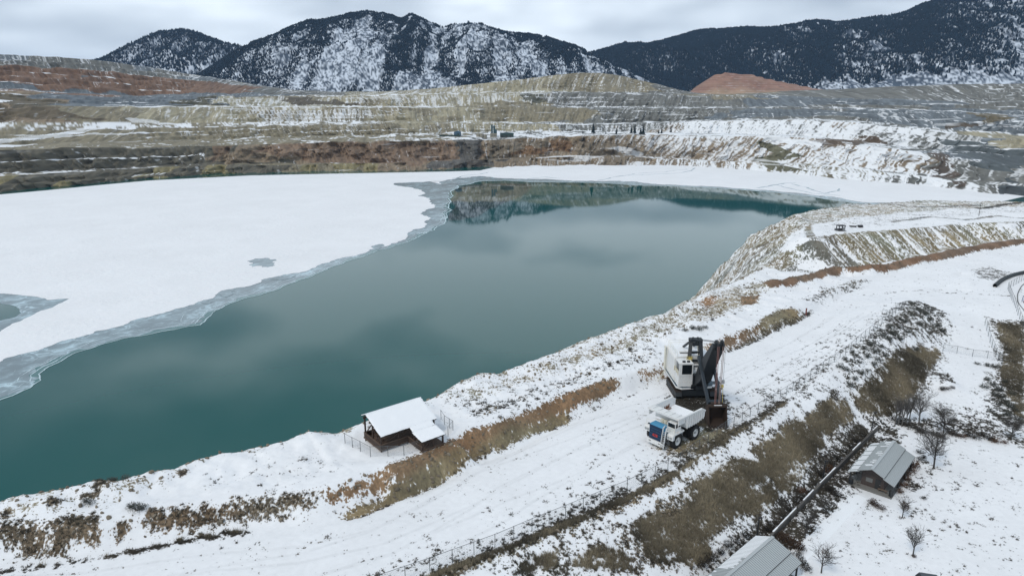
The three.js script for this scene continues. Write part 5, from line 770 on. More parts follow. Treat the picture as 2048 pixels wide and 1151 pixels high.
shelter('picnic_shelter', 'grey metal roofed shelter with open timber front standing on the snowy lawn', [65.1, -111.7], [.672, -.741], 14.4, 3.9, 3.9,
  { right: [[0, 4.75, 2.15, 3.75], [2.0, 3.6, 3.95, 2.75]], left: [[0, 4.75, 2.3, 3.75], [2.1, 3.6, 4.0, 2.75]] }, (k, v, r) => v > 1 ? (r() < .75 ? [.04 + .2 * r(), .8 + .2 * r()] : null) : (r() < .28 ? [.3 * r(), .35 + .5 * r()] : null));
shelter('long_metal_roofed_building', 'long building with ribbed metal roof half under snow by the retaining wall', [24.6, -77.5], [.733, -.68], 20.8, 4.7, 2.9,
  { right: [[0, 4.9, 3.0, 3.75], [2.9, 3.62, 4.75, 2.9]], left: [[0, 4.9, 2.75, 3.65]] }, (k, v, r) => k > .62 ? [.06 + .06 * r(), .97] : k > .45 ? [.1 + .5 * r() * (1.2 - k), .95] : (r() < .3 ? [.6 + .3 * r(), .95] : null));
for (const [x, z, l] of [[...[[63.05,-114.35]][0], 'black litter bin by the corner post on the wall side of the shelter'], [...[[68.28,-110.16]][0], 'black litter bin by the corner post on the lawn side of the shelter']]) {
  const t = thing('litter_bin', l, 'litter bin', [x, -7.48, z]); const b = new THREE.LatheGeometry([[.0, 0], [.3, 0], [.36, .1], [.38, 1.0], [.33, 1.02]].map(p => new THREE.Vector2(...p)), 18); part('barrel', b, M.black, t); part('lid', [bar([0, 1.0, 0], [0, 1.12, 0], .4, 18, .25)], M.charcoal, t);
}

// ---------------------------------------------------------------- retaining wall of stacked blocks with a snow-covered coping
{
  const P = wallLine, t = thing('retaining_wall', 'long weathered retaining wall with snow along its top between grass slope and lawn', 'wall', [P[0][0], -7.8, P[0][1]]), stone = [std([.085, .08, .075], .9), std([.07, .066, .062], .9), std([.1, .094, .085], .9)], rr = rng(12); let run = 0;
  for (let i = 0; i < P.length - 1; i++) {
    const dx = P[i + 1][0] - P[i][0], dz = P[i + 1][1] - P[i][1], l = Math.hypot(dx, dz), n = Math.round(l / 1.5), a = Math.atan2(-dz, dx);
    for (let k = 0; k < n; k++) {
      const f = (k + .5) / n, x = mix(P[i][0], P[i + 1][0], f) - P[0][0], z = mix(P[i][1], P[i + 1][1], f) - P[0][1];
      for (let c = 0; c < 3; c++) { const g = bx(l / n - .03, .42, .38, 0, 0, 0, 0, a + (rr() - .5) * .02, 0); g.translate(x, .25 + c * .44, z); part('block', g, stone[Math.floor(rr() * 3)], t); }
      if (vn((i * 40 + k) * .45, 7) < .62) { const g = new RoundedBoxGeometry(l / n + .02, .09, .14 + .14 * rr(), 2, .04); g.rotateY(a); g.translate(x - .08, 1.38, z - .08); part('snow_coping', g, M.snow, t); }
    }
  }
}
// slim lamp posts along the slope
const lampSpots = [[...[[39.56,-96.88]][0], 'slim black lamp post beside the ridge of the long metal roof'], [...[[58.26,-115.27]][0], 'slim black lamp post on the grass slope beside the metal roofed shelter'], [...[[77.37,-135.21]][0], 'slim black lamp post at the far end of the retaining wall']];
for (const [x, z, l] of lampSpots) { const t = thing('lamp_post', l, 'lamp post', [x, groundHeight(x, z) - .05, z]); part('pole', [bar([0, 0, 0], [0, 4.3, 0], .11, 10, .08)], M.black, t); part('base', [bar([0, 0, 0], [0, .3, 0], .2, 10, .15)], M.black, t); part('lamp_head', [bx(.5, .16, .3, .3, 4.2, 0), bx(.14, .5, .14, .35, 3.95, 0)], M.charcoal, t); }
// smooth snow-covered walk to the shelter, a little proud of the lawn
{
  const c = new THREE.CatmullRomCurve3(walkLine.map(([x, z]) => V(x, 0, z))), n = 60, pos = [], idx = [];
  for (let i = 0; i <= n; i++) { const p = c.getPointAt(i / n), d = c.getTangentAt(i / n), w = 1.2; for (const [k, dy] of [[-w - .12, -.12], [-w, .07], [-w / 3, .09], [w / 3, .09], [w, .07], [w + .12, -.12]]) { const x = p.x + d.z * k, z = p.z - d.x * k; pos.push(x, groundHeight(x, z) + dy, z); } if (i) for (let q = 0; q < 5; q++) { const a = (i - 1) * 6 + q, b = i * 6 + q; idx.push(a, a + 1, b, a + 1, b + 1, b); } }
  const g = new THREE.BufferGeometry(); g.setAttribute('position', new THREE.Float32BufferAttribute(pos, 3)); g.setIndex(idx); g.computeVertexNormals(); struct('garden_path', g, M.snow);
}

// ---------------------------------------------------------------- far right: culvert pipe, enclosure
{
  const P = [[162.52,-224.44],[170.4,-232.29],[178.24,-238.55],[185.8,-242.89],[196.94,-248.14],[211.06,-252.02]].map(([x, z]) => [x, groundHeight(x, z) + .55, z]);
  const c = new THREE.CatmullRomCurve3(P.map(p => V(...p))), t = thing('culvert_pipe', 'thick black plastic pipe curving over the snow beside the enclosure fence', 'pipe', P[0]);
  const tg = new THREE.TubeGeometry(c, 60, .62, 14); tg.translate(-P[0][0], -P[0][1], -P[0][2]); part('pipe_wall', tg, std([.022, .03, .034], .6), t).material.side = THREE.DoubleSide;
  const rings = []; for (let k = 0; k < 40; k++) { const u = k / 39, p = c.getPointAt(u), d = c.getTangentAt(u), r = new THREE.TorusGeometry(.63, .05, 5, 14); r.applyQuaternion(new THREE.Quaternion().setFromUnitVectors(V(0, 0, 1), d)); r.translate(p.x - P[0][0], p.y - P[0][1], p.z - P[0][2]); rings.push(r); } part('corrugation', rings, std([.03, .038, .042], .6), t);
  const K = [[180.97,-233.7],[172.53,-225.74],[164.25,-215.91],[157.63,-206.3],[154.32,-198.73],[153.23,-192.85]].map(([x, z]) => [x, groundHeight(x, z) + .1, z]); const k0 = K[0], kt = thing('curved_edging', 'thin dark curved edging in the snow inside the fenced enclosure', 'edging', k0); part('strip', tubeOf(K.map(p => [p[0] - k0[0], p[1] - k0[1], p[2] - k0[2]]), .12, 5, 40), std([.06, .065, .07], .8), kt);
  const [bx0, bz0] = [[159.58,-206.85]][0], b = thing('play_frame', 'small blue and red tubular frame inside the fenced enclosure', 'play frame', [bx0, groundHeight(bx0, bz0), bz0]); for (const s of [-.6, .6]) part('hoop', tubeOf([[0, 0, s], [.1, 1.6, s], [.8, 2.4, s], [1.6, 2.4, s], [2.3, 1.6, s], [2.4, 0, s]], .07, 6, 24), std([.05, .05, .16], .5), b); for (let k = 0; k < 5; k++) part('rung', bar([.02 + k * .02, .4 + k * .35, -.6], [.02 + k * .02, .4 + k * .35, .6], .05, 6), std([.05, .05, .16], .5), b); part('foot_block', bx(.5, .4, .5, 0, .2, .6), std([.16, .03, .04], .7), b);
}
{ const [x, z] = [[85.83,-192.56]][0], t = thing('marker_post', 'short rusty red marker post standing at the road edge', 'post', [x, groundHeight(x, z) - .05, z]); part('shaft', bx(.3, 2.1, .3, 0, 1.05, 0), std([.16, .04, .03], .8), t); part('cap', bx(.36, .1, .36, 0, 2.12, 0), std([.1, .03, .02], .8), t); }
// dark car on the lawn's edge, only its roof in view
{
  const [x, z] = [[62.03,-86.62]][0], t = thing('parked_car', 'dark car with a bare black roof parked on the snow at the lawn edge', 'car', [x, -7.65, z], -.25), paint = new THREE.MeshPhysicalMaterial({ color: rgb(.012, .018, .026), roughness: .3, clearcoat: .6 });
  part('body', [prism([[-2.2, .35], [2.2, .35], [2.25, .75], [1.2, .95], [.6, 1.5], [-1.7, 1.52], [-2.15, .95], [-2.25, .6]], 1.75, 'z', 0, .08)], paint, t);
  part('windscreen', slab([1.13, 1.0, -.72], [1.13, 1.0, .72], [.66, 1.46, .66], [.66, 1.46, -.66], .02), M.glass, t); for (const s of [-1, 1]) part('side_window', prism([[.95, 1.0], [.55, 1.42], [-1.55, 1.44], [-1.85, 1.0]], .03, 'z', s * .87), M.glass, t);
  for (const a of [-1.4, 1.4]) for (const s of [-.8, .8]) { const w = part('wheel', [bar([a, .33, s - .1], [a, .33, s + .1], .33, 18)], M.rubber, t); part('rim', [bar([a, .33, s + Math.sign(s) * .1], [a, .33, s + Math.sign(s) * .115], .2, 14)], M.grey, w); }
  for (const s of [-.6, .6]) part('headlight', bx(.05, .14, .32, 2.22, .72, s), M.lamp, t);
  const [qx, qz] = [[63.88,-87.83]][0], q = thing('marker_stake', 'thin dark stake with a knob beside the parked car', 'stake', [qx, -7.7, qz]); part('shaft', bar([0, 0, 0], [0, 1.2, 0], .035, 6), M.charcoal, q); part('knob', new THREE.SphereGeometry(.09, 10, 8).translate(0, 1.22, 0), M.charcoal, q);
}
// gear left on top of the waste dump
{
  const at = (p, dy = 0) => [p[0], groundHeight(p[0], p[1]) + dy, p[1]], [A, B, C, E] = [[134.19,-278.54],[144.63,-289.76],[148.37,-290.93],[226.19,-332.26]];
  const t = thing('pump_hut', 'small dark open pump hut with a grey tank on the waste dump', 'hut', at(A), .2), k = M.charcoal; t.scale.setScalar(.82); for (const [x, z] of [[-1.6, -1], [1.6, -1], [-1.6, 1], [1.6, 1], [.2, 1]]) part('post', bx(.3, 2.5, .3, x, 1.25, z), k, t); part('roof', bx(3.8, .35, 2.6, 0, 2.6, 0), k, t); part('sill', [bx(3.6, .9, .2, 0, .5, -1), bx(1.9, .7, .2, -.6, .4, 1)], k, t); part('tank', [bar([1.3, 0, .9], [1.3, 1.7, .9], .55, 14)], std([.22, .24, .25], .6), t); part('motor_box', bx(1.4, 1.2, 1.2, -2.6, .6, .4), std([.06, .065, .07], .8), t); part('skid', [bx(4.6, .2, .3, 0, .1, 1.3), bx(4.6, .2, .3, 0, .1, -1.3)], k, t);
  const s = thing('skiff', 'snow filled flat boat lying beside the pump hut', 'boat', at(B), -.3); s.scale.setScalar(.75); part('hull', [prism([[-2, .9], [2.1, 1.0], [1.5, 0], [-1.5, 0]], 1.5, 'z', 0, .05)], k, s); part('snow_fill', new RoundedBoxGeometry(3.6, .5, 1.4, 2, .2).translate(0, .95, 0), M.snow, s);
  const c = thing('equipment_crate', 'low dark equipment crate beyond the snow filled boat', 'crate', at(C), .1); c.scale.setScalar(.7); part('box', bx(2.6, 1.1, 1.6, 0, .55, 0), k, c); part('lid', bx(2.8, .15, 1.8, 0, 1.15, 0), std([.05, .055, .06], .8), c); part('skid', bx(3.2, .16, .2, 0, .08, .95), k, c);
  const p = thing('utility_pole', 'thin utility pole at the edge of the dump above the haul road', 'pole', at(E)); part('mast', bar([0, 0, 0], [0, 6.4, 0], .14, 8, .09), std([.06, .055, .05], .9), p); part('crossarm', bx(1.6, .14, .14, 0, 5.9, 0), std([.06, .055, .05], .9), p);
}


// ---------------------------------------------------------------- bare trees, shrubs and dry grass
function twigTree(seed, H, spread, upright, levels = 4) {
  const r = rng(seed), wood = [], twigs = [];
  const limb = (p, d, len, rad, lev) => {
    const seg = lev < 2 ? 3 : 2; let q = p.clone(), dir = d.clone();
    for (let s = 0; s < seg; s++) { const nd = dir.clone().add(V(r() - .5, (r() - .3) * .5 * upright, r() - .5).multiplyScalar(lev ? .38 : .12)).normalize(), e = q.clone().addScaledVector(nd, len / seg), r1 = rad * (1 - .35 * (s + 1) / seg), r0 = rad * (1 - .35 * s / seg); const g = bar(q.toArray(), e.toArray(), Math.max(r0, .012), lev < 2 ? 6 : 3, Math.max(r1, .009)); g.deleteAttribute('uv'); (lev < 1 ? wood : twigs).push(g.toNonIndexed()); q = e; dir = nd;
      if (lev < levels && (lev > 0 || s > 0)) { const n = lev === 0 ? 4 : 2 + (r() < .5 ? 1 : 0); for (let k = 0; k < n; k++) { const a = r() * 6.283, side = V(Math.cos(a), 0, Math.sin(a)).multiplyScalar(spread * (.6 + .6 * r())), b = dir.clone().multiplyScalar(.8).add(side).normalize(); limb(q.clone().addScaledVector(dir, -len / seg * r() * .6), b, len * (.52 + .2 * r()), r1 * .55, lev + 1); } }
    }
  };
  limb(V(0, -.1, 0), V(.04 * (r() - .5), 1, .04 * (r() - .5)), H * .55, H * .022, 0);
  return [mergeGeometries(wood), mergeGeometries(twigs)];
}
const bark = std([.06, .055, .05], .95), barkPale = std([.12, .115, .11], .95), russet = std([.1, .05, .03], .95);
const treeKinds = [[31, 6.2, .75, 1, 4], [47, 4.6, .55, 1.2, 3], [59, 7.0, .6, 1.1, 4], [71, 4.0, .65, 1.0, 3], [83, 6.5, .22, 1.4, 3]].map(a => twigTree(...a));
function bareTree(kind, p, scale, label, leaf, mat = bark) {
  const t = thing('bare_tree', label, 'tree', [p[0], groundHeight(p[0], p[1]) - .05, p[1]], p[0] * 3.1 % 6.28, 'leafless trees round the lawn'); t.scale.setScalar(scale);
  part('trunk', treeKinds[kind][0], mat, t); part('crown', treeKinds[kind][1], mat, t);
  if (leaf) part('dead_leaves', shrubGeo(leaf, .55, .5, 90, .1).translate(0, 2.6, 0), russet, t); return t;
}
function shrubGeo(seed, w, h, n, leaf) { const r = rng(seed), P = [], f = v => P.push(v.x, v.y, v.z); for (let i = 0; i < n; i++) { const a = r() * 6.283, e = Math.pow(r(), .6), el = r() * 1.25, c = V(Math.cos(a) * Math.cos(el) * w * e, Math.sin(el) * h * e + .02, Math.sin(a) * Math.cos(el) * w * e), d = V(Math.cos(a) * .6 + r() - .5, .7 + r() * .8, Math.sin(a) * .6 + r() - .5).normalize().multiplyScalar(leaf * (1.2 + 2.2 * r())), s = V(r() - .5, r() - .5, r() - .5).normalize().multiplyScalar(leaf * .35); f(c.clone().sub(s)); f(c.clone().add(s)); f(c.clone().add(d)); } const g = new THREE.BufferGeometry(); g.setAttribute('position', new THREE.Float32BufferAttribute(P, 3)); g.computeVertexNormals(); return g; }
const T = [[81.99,-120.23],[62.93,-93.39],[54.22,-104.71],[47.9,-98.11],[46.88,-89.49],[66.95,-103.82],[89.13,-138],[92.4,-134.49],[105.01,-131.82],[91.19,-132.46],[85.59,-137.53],[85.16,-138.37]];
bareTree(0, T[0], 1.25, 'tall bare tree standing on the lawn beyond the shelter\'s eave'); bareTree(1, T[1], 1.15, 'lone bare sapling in the middle of the snowy lawn'); bareTree(3, T[2], .85, 'small bare tree between the retaining wall and the shelter\'s path'); bareTree(1, T[3], 1.15, 'bare bushy tree by the path near the long metal roof'); bareTree(3, T[4], 1.3, 'bare tree with a clump of brown leaves at the corner of the long metal roof', 5); bareTree(3, T[5], 1.0, 'small bare tree with a brown leaf clump beside the shelter\'s slab', 8);
bareTree(2, T[6], 1.05, 'leaning bare tree behind the end of the retaining wall', 0, barkPale); bareTree(0, T[7], 1.0, 'broad bare tree at the back edge of the lawn'); bareTree(0, T[8], .9, 'bare tree rising from the brush at the far corner of the lawn');
for (const p of [[83.58,-137.46],[84.6,-137.93],[85.15,-137.52],[86.27,-137.97],[87.4,-138.85]]) bareTree(4, p, .95, 'slender bare stem in the thicket behind the retaining wall', 0, barkPale);
// shrubs: each bush a thing of its own
const shrubGeos = [shrubGeo(3, .95, .9, 420, .1), shrubGeo(4, 1.1, .75, 420, .1), shrubGeo(5, .8, 1.0, 420, .11)], shrubMats = { brown: std([.07, .045, .03], .95), sage: std([.075, .08, .07], .95), dark: std([.04, .036, .03], .95), rust: std([.11, .06, .035], .95), straw: std([.17, .135, .08], .95) };
let si = 0;
function shrubs(P, size, mat, label, group) { for (const p of P) { const m = part('shrub', shrubGeos[si % 3], shrubMats[mat]), s = size * (.8 + .45 * ((si * 37 % 11) / 11)); m.position.set(p[0], groundHeight(p[0], p[1]) - .05, p[1]); m.rotation.y = si * 1.7; m.scale.set(s, s * (.85 + .3 * ((si * 13 % 7) / 7)), s); const sized = P.length > 4 ? (s / size > 1.06 ? 'large ' : s / size > .92 ? 'medium sized ' : 'small ') + label.replace(/^(small|tiny) /, '') : label; tag(m, sized, 'shrub', group); si++; } }
shrubs([[58.34,-111.43],[58.46,-110.28],[57.93,-111.93]], 1.3, 'dark', 'dark twiggy bush between retaining wall and shelter', 'bushes between the wall and the shelter');
shrubs([[64.08,-107.13],[64.49,-106.21],[63.78,-107.75]], 1.0, 'brown', 'brown low bush along the open front of the shelter', 'bushes along the front of the shelter');
shrubs([[75.33,-117.47],[76.8,-118.93],[78.11,-120.23],[74.06,-115.69],[72.28,-113.61],[70.63,-111.43]], 1.15, 'rust', 'rust brown bush along the lawn side of the shelter slab', 'bushes along the side of the shelter');
shrubs([[82.41,-126.1],[81.11,-123.11],[82.26,-124.09]], .9, 'dark', 'dark bush off the back corner of the shelter', 'bushes at the back of the shelter');
shrubs([[68.93,-106.66]], .85, 'rust', 'single rust coloured bush on the lawn by the shelter corner');
shrubs([[73.79,-109.48]], .5, 'dark', 'tiny dark bush alone on the snow near the shelter');
shrubs([[63.01,-93.27]], .6, 'brown', 'brown tuft at the foot of the lone lawn sapling');
shrubs([[44.54,-96.8],[45.14,-95.65],[45.79,-94.89],[44.08,-97.72]], 1.4, 'brown', 'dense reddish brown bush beside the long metal roof', 'bushes by the long metal roof');
shrubs([[44.9,-92.66],[44.79,-91.24],[44.78,-90.07],[44.98,-93.64]], 1.0, 'dark', 'dark leafless bush at the eave of the long metal roof', 'bushes at the eave of the long metal roof');
shrubs([[42.32,-99.48],[43.42,-100.47],[44.74,-101.54],[46.41,-102.81],[48.35,-104.97],[50.53,-107.87],[51.78,-108.75],[53.58,-110.98],[55.74,-113.34],[58.24,-116.64],[60.26,-118.62],[62.17,-120.35],[64.1,-122.25],[67.03,-125.37],[68.94,-127.3],[71.23,-129.52],[73.94,-132.32]], 1.25, 'dark', 'dark brush clump growing along the uphill side of the retaining wall', 'brush above the retaining wall');
shrubs([[60.27,-117.95],[61.25,-119.12],[52.23,-110.63]], 1.2, 'rust', 'rust coloured bush by the lamp post on the grass slope', 'rust bushes above the retaining wall');
shrubs([[30.3,-90.92],[32.32,-92.55],[33.92,-94.05],[35.53,-95.41],[37.53,-96.66],[28.71,-89.28]], 1.3, 'dark', 'dark brush clump between grass slope and long metal roof', 'brush uphill of the long metal roof');
shrubs([[84.7,-139.59],[85.16,-138.37],[86.04,-137.55],[87.11,-136.92],[87.65,-135.37],[87.9,-134.47],[90.05,-133.58],[90.58,-132.69],[93.52,-134.03],[94.57,-133.14],[96.69,-133.14],[97.71,-132.25],[99.87,-133.14],[100.29,-131.37]], 1.25, 'dark', 'dark bush in the thicket along the back of the lawn', 'thicket behind the lawn');
shrubs([[94.05,-134.03],[95.34,-132.69],[100.76,-130.51],[102.55,-130.07]], 1.1, 'rust', 'rust brown bush in the thicket along the back of the lawn', 'brown bushes behind the lawn');
shrubs([[116.72,-155.67],[116.46,-152.87],[115.37,-149.95],[114.6,-147.55],[114.23,-145.62],[114.36,-144.12],[114.56,-151.06],[112.63,-146.68],[111.51,-142.42],[112.29,-140.28],[117.06,-158.09],[113.88,-154.45],[123.76,-165.4],[120.6,-156.93],[118.48,-151.07]], 1.2, 'sage', 'grey sage bush on the brushy slope beside the snow field', 'sage bushes by the snow field');
shrubs([[76.56,-145.1],[78.55,-147.06],[80.94,-149.3],[83.5,-151.41],[86.18,-153.84],[76.95,-149.01],[82.5,-153.34],[85.5,-155.89],[88.64,-158.61],[91.63,-161.63],[95.86,-166],[99.3,-170.8],[102.57,-173.92],[108.05,-180.78],[111.34,-183.98],[115.61,-187.65],[116.6,-186.21],[118.24,-185.75],[120.34,-185.71],[120.64,-183.56],[112.37,-180.92],[104.58,-173.17],[100.5,-169.11],[91.24,-158.65],[87.91,-155.74],[82.55,-157.47],[85.98,-158.89],[89.11,-161.72],[78.83,-153.28],[76.1,-149.78],[103.92,-167.66],[106.8,-181.18],[99.84,-173.33],[94.83,-167.38]], 1.15, 'sage', 'grey sagebrush bush on the old spoil mound', 'sagebrush on the mound');
shrubs([[-56.33,-89.91],[-55.19,-89.4],[-54.68,-89.97]], 1.1, 'sage', 'grey twiggy bush on the terrace above the left bank', 'bushes on the left terrace'); shrubs([[-63.74,-90.99],[-62.95,-90.86],[-65.15,-99.74],[-64.04,-98.98],[-61.24,-97.43]], .8, 'sage', 'small grey bush near the lake rim', 'small bushes on the rim');
shrubs([[44.72,-169.38],[47.31,-171.87],[48.91,-171.46],[50.72,-172.4]], 1.1, 'sage', 'grey bush on the terrace behind the shovel', 'bushes behind the shovel'); shrubs([[54.4,-178.6],[62.23,-184.11],[45.72,-160.59],[28.53,-157.19],[-2.25,-118.59]], .7, 'dark', 'small dark bush on the snowy terrace', 'small bushes on the terrace');
shrubs([[103.56,-152.14],[102.4,-152.11],[104.82,-152.31]], .9, 'dark', 'dark bush around the small earth heap', 'bushes at the earth heap'); shrubs([[120.44,-167.26],[122.38,-166.23]], .9, 'sage', 'grey bush near the low fence across the lane', 'bushes by the low fence');

// dry grass and weeds: uncountable
{
  const blade = (seed, n, h, w, lean) => { const r = rng(seed), P = [], Nn = []; for (let i = 0; i < n; i++) { const a = r() * 6.283, l = h * (.5 + .7 * r()), x = (r() - .5) * .34, z = (r() - .5) * .34, dx = Math.cos(a) * l * lean, dz = Math.sin(a) * l * lean, ox = -Math.sin(a) * w, oz = Math.cos(a) * w; P.push(x - ox, 0, z - oz, x + ox, 0, z + oz, x + dx, l, z + dz); } const g = new THREE.BufferGeometry(); g.setAttribute('position', new THREE.Float32BufferAttribute(P, 3)); g.computeVertexNormals(); return g; };
  const r = rng(909), grass = [], weeds = [];
  for (let i = 0; i < 900000 && grass.length < 60000; i++) {
    const z = -74 - 150 * Math.pow(r(), 1.0), x = (r() * 2 - 1) * (-z * .8 + 8); if (x < -110 || x > 228) continue;
    const c = bareness(x, z), k = fieldAt(tone, x, z, 3, 0), g = fieldAt(tone, x, z, 3, 1), olive = g / k;
    const n1 = vn(x * .55 + 7, z * .55), n2 = vn(x * 1.7, z * 1.7 + 31), n3 = vn(x * 4.3 + 11, z * 4.3), n = n1 * .2 + n2 * .25 + n3 * .3 + .125; if (n > .17 + .66 * c + .02) continue;
    if (olive > .8 && olive < .9 && k < .15 && c > .5) grass.push([x, z, r(), k]); else if (k < .2 && olive > .78 && weeds.length < 26000) weeds.push([x, z, r(), k]);
  }
  const put = (name, list, geo, hue, label, smin, smax) => { const im = new THREE.InstancedMesh(geo, new THREE.MeshStandardMaterial({ roughness: .95, side: THREE.DoubleSide }), list.length), m = new THREE.Matrix4(), q = new THREE.Quaternion(), up = V(0, 1, 0), c = new THREE.Color(); list.forEach(([x, z, k], i) => { q.setFromAxisAngle(up, k * 40); const s = mix(smin, smax, (k * 7.7) % 1); m.compose(V(x, groundHeight(x, z) - .02, z), q, V(s, s, s)); im.setMatrixAt(i, m); const f = clamp((fbm(x * .13 + 4, z * .13, 3) - .5) * 2.2 + .5), b = .65 + .7 * ((k * 13.1) % 1); im.setColorAt(i, c.setRGB(mix(hue[0][0], hue[1][0], f) * b, mix(hue[0][1], hue[1][1], f) * b, mix(hue[0][2], hue[1][2], f) * b)); }); im.name = numbered(name); scene.add(im); tag(im, label, 'grass', null, 'stuff'); };
  put('dry_grass', grass, blade(1, 9, .5, .022, .55), [[.085, .076, .057], [.29, .25, .175]], 'dry olive brown grass covering the slope and the mound', .7, 1.5);
  put('low_weeds', weeds, blade(2, 8, .3, .03, .7), [[.04, .036, .03], [.09, .08, .06]], 'dark weed stalks poking through the thin snow', .6, 1.4);
}

// loose stones breaking through the snow on the terrace and the banks
{
  const g = new THREE.IcosahedronGeometry(1, 1), p = g.attributes.position; for (let i = 0; i < p.count; i++) { const x = p.getX(i), y = p.getY(i), z = p.getZ(i), k = .72 + .5 * fbm(x * 1.3 + 5, y * 1.3 + z * 1.7, 2); p.setXYZ(i, x * k, y * k * .7, z * k); } g.computeVertexNormals();
  const r = rng(515), list = []; for (let i = 0; i < 400000 && list.length < 3800; i++) { const z = -76 - 190 * r(), x = (r() * 2 - 1) * (-z * .8 + 6); if (x < -108 || x > 160) continue; const k = fieldAt(tone, x, z, 3, 0), c = bareness(x, z); if (k < .12 && c < .3 || c < .16 || r() > c || pdist(bankLine, x, z)[1] > 0 && k < .14) continue; const rim = pdist(rimLine, x, z); if (rim[1] < 0 && rim[0] > 2) continue; list.push([x, z, r(), k]); }
  const im = new THREE.InstancedMesh(g, new THREE.MeshStandardMaterial({ roughness: .95 }), list.length), m = new THREE.Matrix4(), q = new THREE.Quaternion(), c = new THREE.Color();
  list.forEach(([x, z, k], i) => { const s = .07 + .3 * Math.pow((k * 9.7) % 1, 4); q.setFromEuler(new THREE.Euler(k * 9, k * 31, k * 17)); m.compose(V(x, groundHeight(x, z) + s * .15, z), q, V(s * 1.3, s, s)); im.setMatrixAt(i, m); const b = .6 + .7 * ((k * 23.3) % 1); im.setColorAt(i, c.setRGB(.19 * b, .16 * b, .12 * b)); });
  im.name = numbered('loose_stones'); scene.add(im); tag(im, 'loose brown stones scattered over the snowy terrace and cut banks', 'stones', null, 'stuff');
}


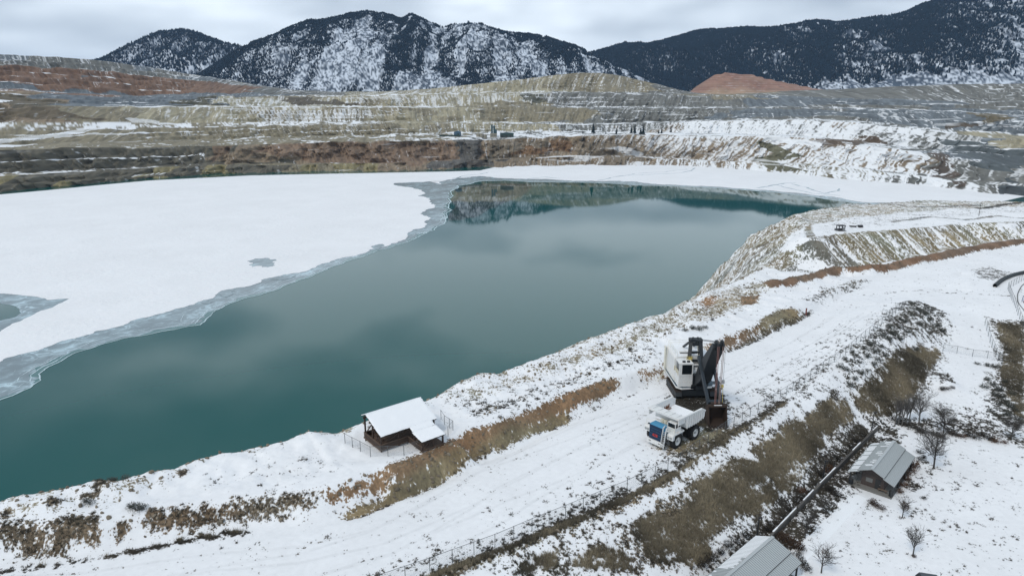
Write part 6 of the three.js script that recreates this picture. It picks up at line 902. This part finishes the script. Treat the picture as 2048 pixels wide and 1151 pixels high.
// ---------------------------------------------------------------- old mine plant and conifers on the far plateau
{
  const pw = scene.getObjectByName('pit_walls').geometry.attributes.position, hAt = (x, z) => { let b = 1e9, y = 0; for (let i = 0; i < pw.count; i++) { const dx = pw.getX(i) - x, dz = pw.getZ(i) - z, d = dx * dx + dz * dz; if (d < b) { b = d; y = pw.getY(i); } } return y; };
  const spot = ([x, , z]) => [x, hAt(x, z) - .5, z];
  const S = [[-120.87,-19.55,-1570],[-41.24,-13.53,-1580],[-13.34,-15.46,-1575],[-65.6,-16.55,-1575],[-161.84,-17.38,-1570],[12.28,-20.07,-1580],[-136.7,-22.26,-1560],[138.5,8.71,-1700]];
  const teal = std([.035, .075, .085], .7), dgreen = std([.03, .055, .05], .7), tan = std([.26, .24, .19], .85), bl = std([.06, .12, .18], .6), pale = std([.5, .52, .52], .7);
  const b1 = thing('blue_shed', 'small blue metal shed on the plateau above the far cliff', 'building', spot(S[0])); part('wall', bx(15, 8, 10, 0, 4, 0), bl, b1); part('roof', prism([[-8, 8], [8, 8], [0, 10.5]], 11, 'z'), bl, b1); part('door', bx(4, 5, .3, 2, 2.5, 5.1), dgreen, b1);
  const b2 = thing('plant_tower', 'dark green twin plant tower on a tan base above the far cliff', 'building', spot(S[1])); part('base', bx(15, 9, 12, 0, 4.5, 0), tan, b2); part('tower', bx(4, 20, 5, -3.4, 18, 0), teal, b2); part('tower', bx(4, 18, 5, 1.6, 17, 0), teal, b2); part('annex', bx(5, 9, 6, 5, 13, 0), teal, b2); part('bridge', bx(3, 2, 3, -1, 22, 0), teal, b2); for (let k = 0; k < 4; k++) part('window', bx(1.6, 2, .3, -5 + k * 3.4, 5, 6.1), dgreen, b2);
  const b3 = thing('long_green_hall', 'long low dark green hall beside the plant tower', 'building', spot(S[2])); part('wall', bx(30, 8, 14, 2, 4, 0), dgreen, b3); part('roof', prism([[-13.5, 8], [17.5, 8], [17.5, 9], [2, 10.4], [-13.5, 9]], 15, 'z'), teal, b3); for (let k = 0; k < 3; k++) part('door', bx(4, 5, .3, -8 + k * 9, 2.5, 7.1), M.charcoal, b3);
  S.slice(3, 4).forEach(() => { [[-10, 5], [-2, 6], [6, 5]].forEach(([dx, r], i) => { const p = spot([S[3][0] + dx, 0, S[3][2]]), q = thing('storage_tank', 'squat tan storage tank in the row beside the plant tower', 'tank', p, 0, 'tanks beside the plant tower'); part('shell', bar([0, 0, 0], [0, 7, 0], r * .8, 18), tan, q); part('cone_roof', bar([0, 7, 0], [0, 9, 0], r * .82, 18, .6), tan, q); }); });
  const b5 = thing('conveyor', 'pale slanting conveyor at the plateau edge left of the blue shed', 'conveyor', spot(S[4])); part('gallery', beam([-4, 4, 0], [6, 16, 0], 3, 3.2), pale, b5); part('leg', beam([3, 0, 0], [3, 12, 0], 1, 1), pale, b5); part('hopper', bx(4, 6, 4, -5, 3, 0), pale, b5);
  const b6 = thing('settling_basin', 'long dark trough of water on the snowy plateau', 'basin', spot(S[6])); part('rim', [bx(46, 2.4, 1, 0, 1.4, 5), bx(46, 2.4, 1, 0, 1.4, -5), bx(1, 2.4, 10, -23, 1.4, 0), bx(1, 2.4, 10, 23, 1.4, 0)], dgreen, b6); part('water', bx(45, 1, 9.4, 0, 1, 0), std([.02, .04, .06], .2), b6);
  const b7 = thing('white_shed', 'small white shed at the foot of the grey terraces', 'building', spot(S[7])); part('wall', bx(12, 6, 8, 0, 3, 0), pale, b7); part('roof', prism([[-6.5, 6], [6.5, 6], [0, 8]], 9, 'z'), pale, b7);
  // spruces: stacked ragged whorls
  const crown = (() => { const g = [], r = rng(8); for (let k = 0; k < 7; k++) { const c = new THREE.ConeGeometry((1 - k / 8.2) * .26, .26, 9, 1, true), p = c.attributes.position; for (let i = 0; i < p.count; i++) if (p.getY(i) < 0) { const f = .6 + .6 * r(); p.setX(i, p.getX(i) * f); p.setZ(i, p.getZ(i) * f); p.setY(i, p.getY(i) - .05 * r()); } c.translate(0, .24 + k * .115, 0); c.computeVertexNormals(); g.push(c.toNonIndexed()); } return mergeGeometries(g); })(), stem = bar([0, 0, 0], [0, .3, 0], .025, 6), nm = std([.006, .016, .018], .95);
  const dark = [[1187, 259, 20, 1600], [1233, 258, 12, 1620], [1263, 257, 16, 1610], [1270, 258, 19, 1610], [1282, 258, 17, 1615], [1287, 257, 18, 1615], [1318, 254, 9, 1640], [1324, 254, 10, 1640], [1343, 252, 10, 1650], [1166, 261, 6, 1600], [1212, 258, 6, 1620]];
  const C = [[183.89,-11.18,-1600],[238.69,-10.98,-1620],[271.21,-9.42,-1610],[279.55,-10.62,-1612],[293.74,-10.76,-1615],[299.74,-9.74,-1617],[339.65,-7.37,-1640],[347,-7.46,-1642],[370.64,-5.53,-1650],[160.26,-13.38,-1600],[214.7,-10.98,-1620]], hs = [21, 12, 15, 19, 15, 18, 9, 11, 11, 7, 7];
  C.forEach((p, i) => { const t = thing('spruce_tree', i === 0 ? 'lone tall dark spruce on the snowy plateau beyond the far cliff' : i < 6 && i > 1 ? 'dark spruce in the close row on the far plateau' : 'small dark spruce on the far snowy plateau', 'tree', spot(p), i * 1.3, i === 0 ? undefined : i < 6 && i > 1 ? 'row of spruces on the plateau' : 'small spruces on the plateau'); t.scale.set(hs[i] * 1.1, hs[i] * 1.15, hs[i] * 1.1); part('trunk', stem, bark, t); part('crown', crown, nm, t); });
}


shade(scene);
renderer.render(scene, camera);
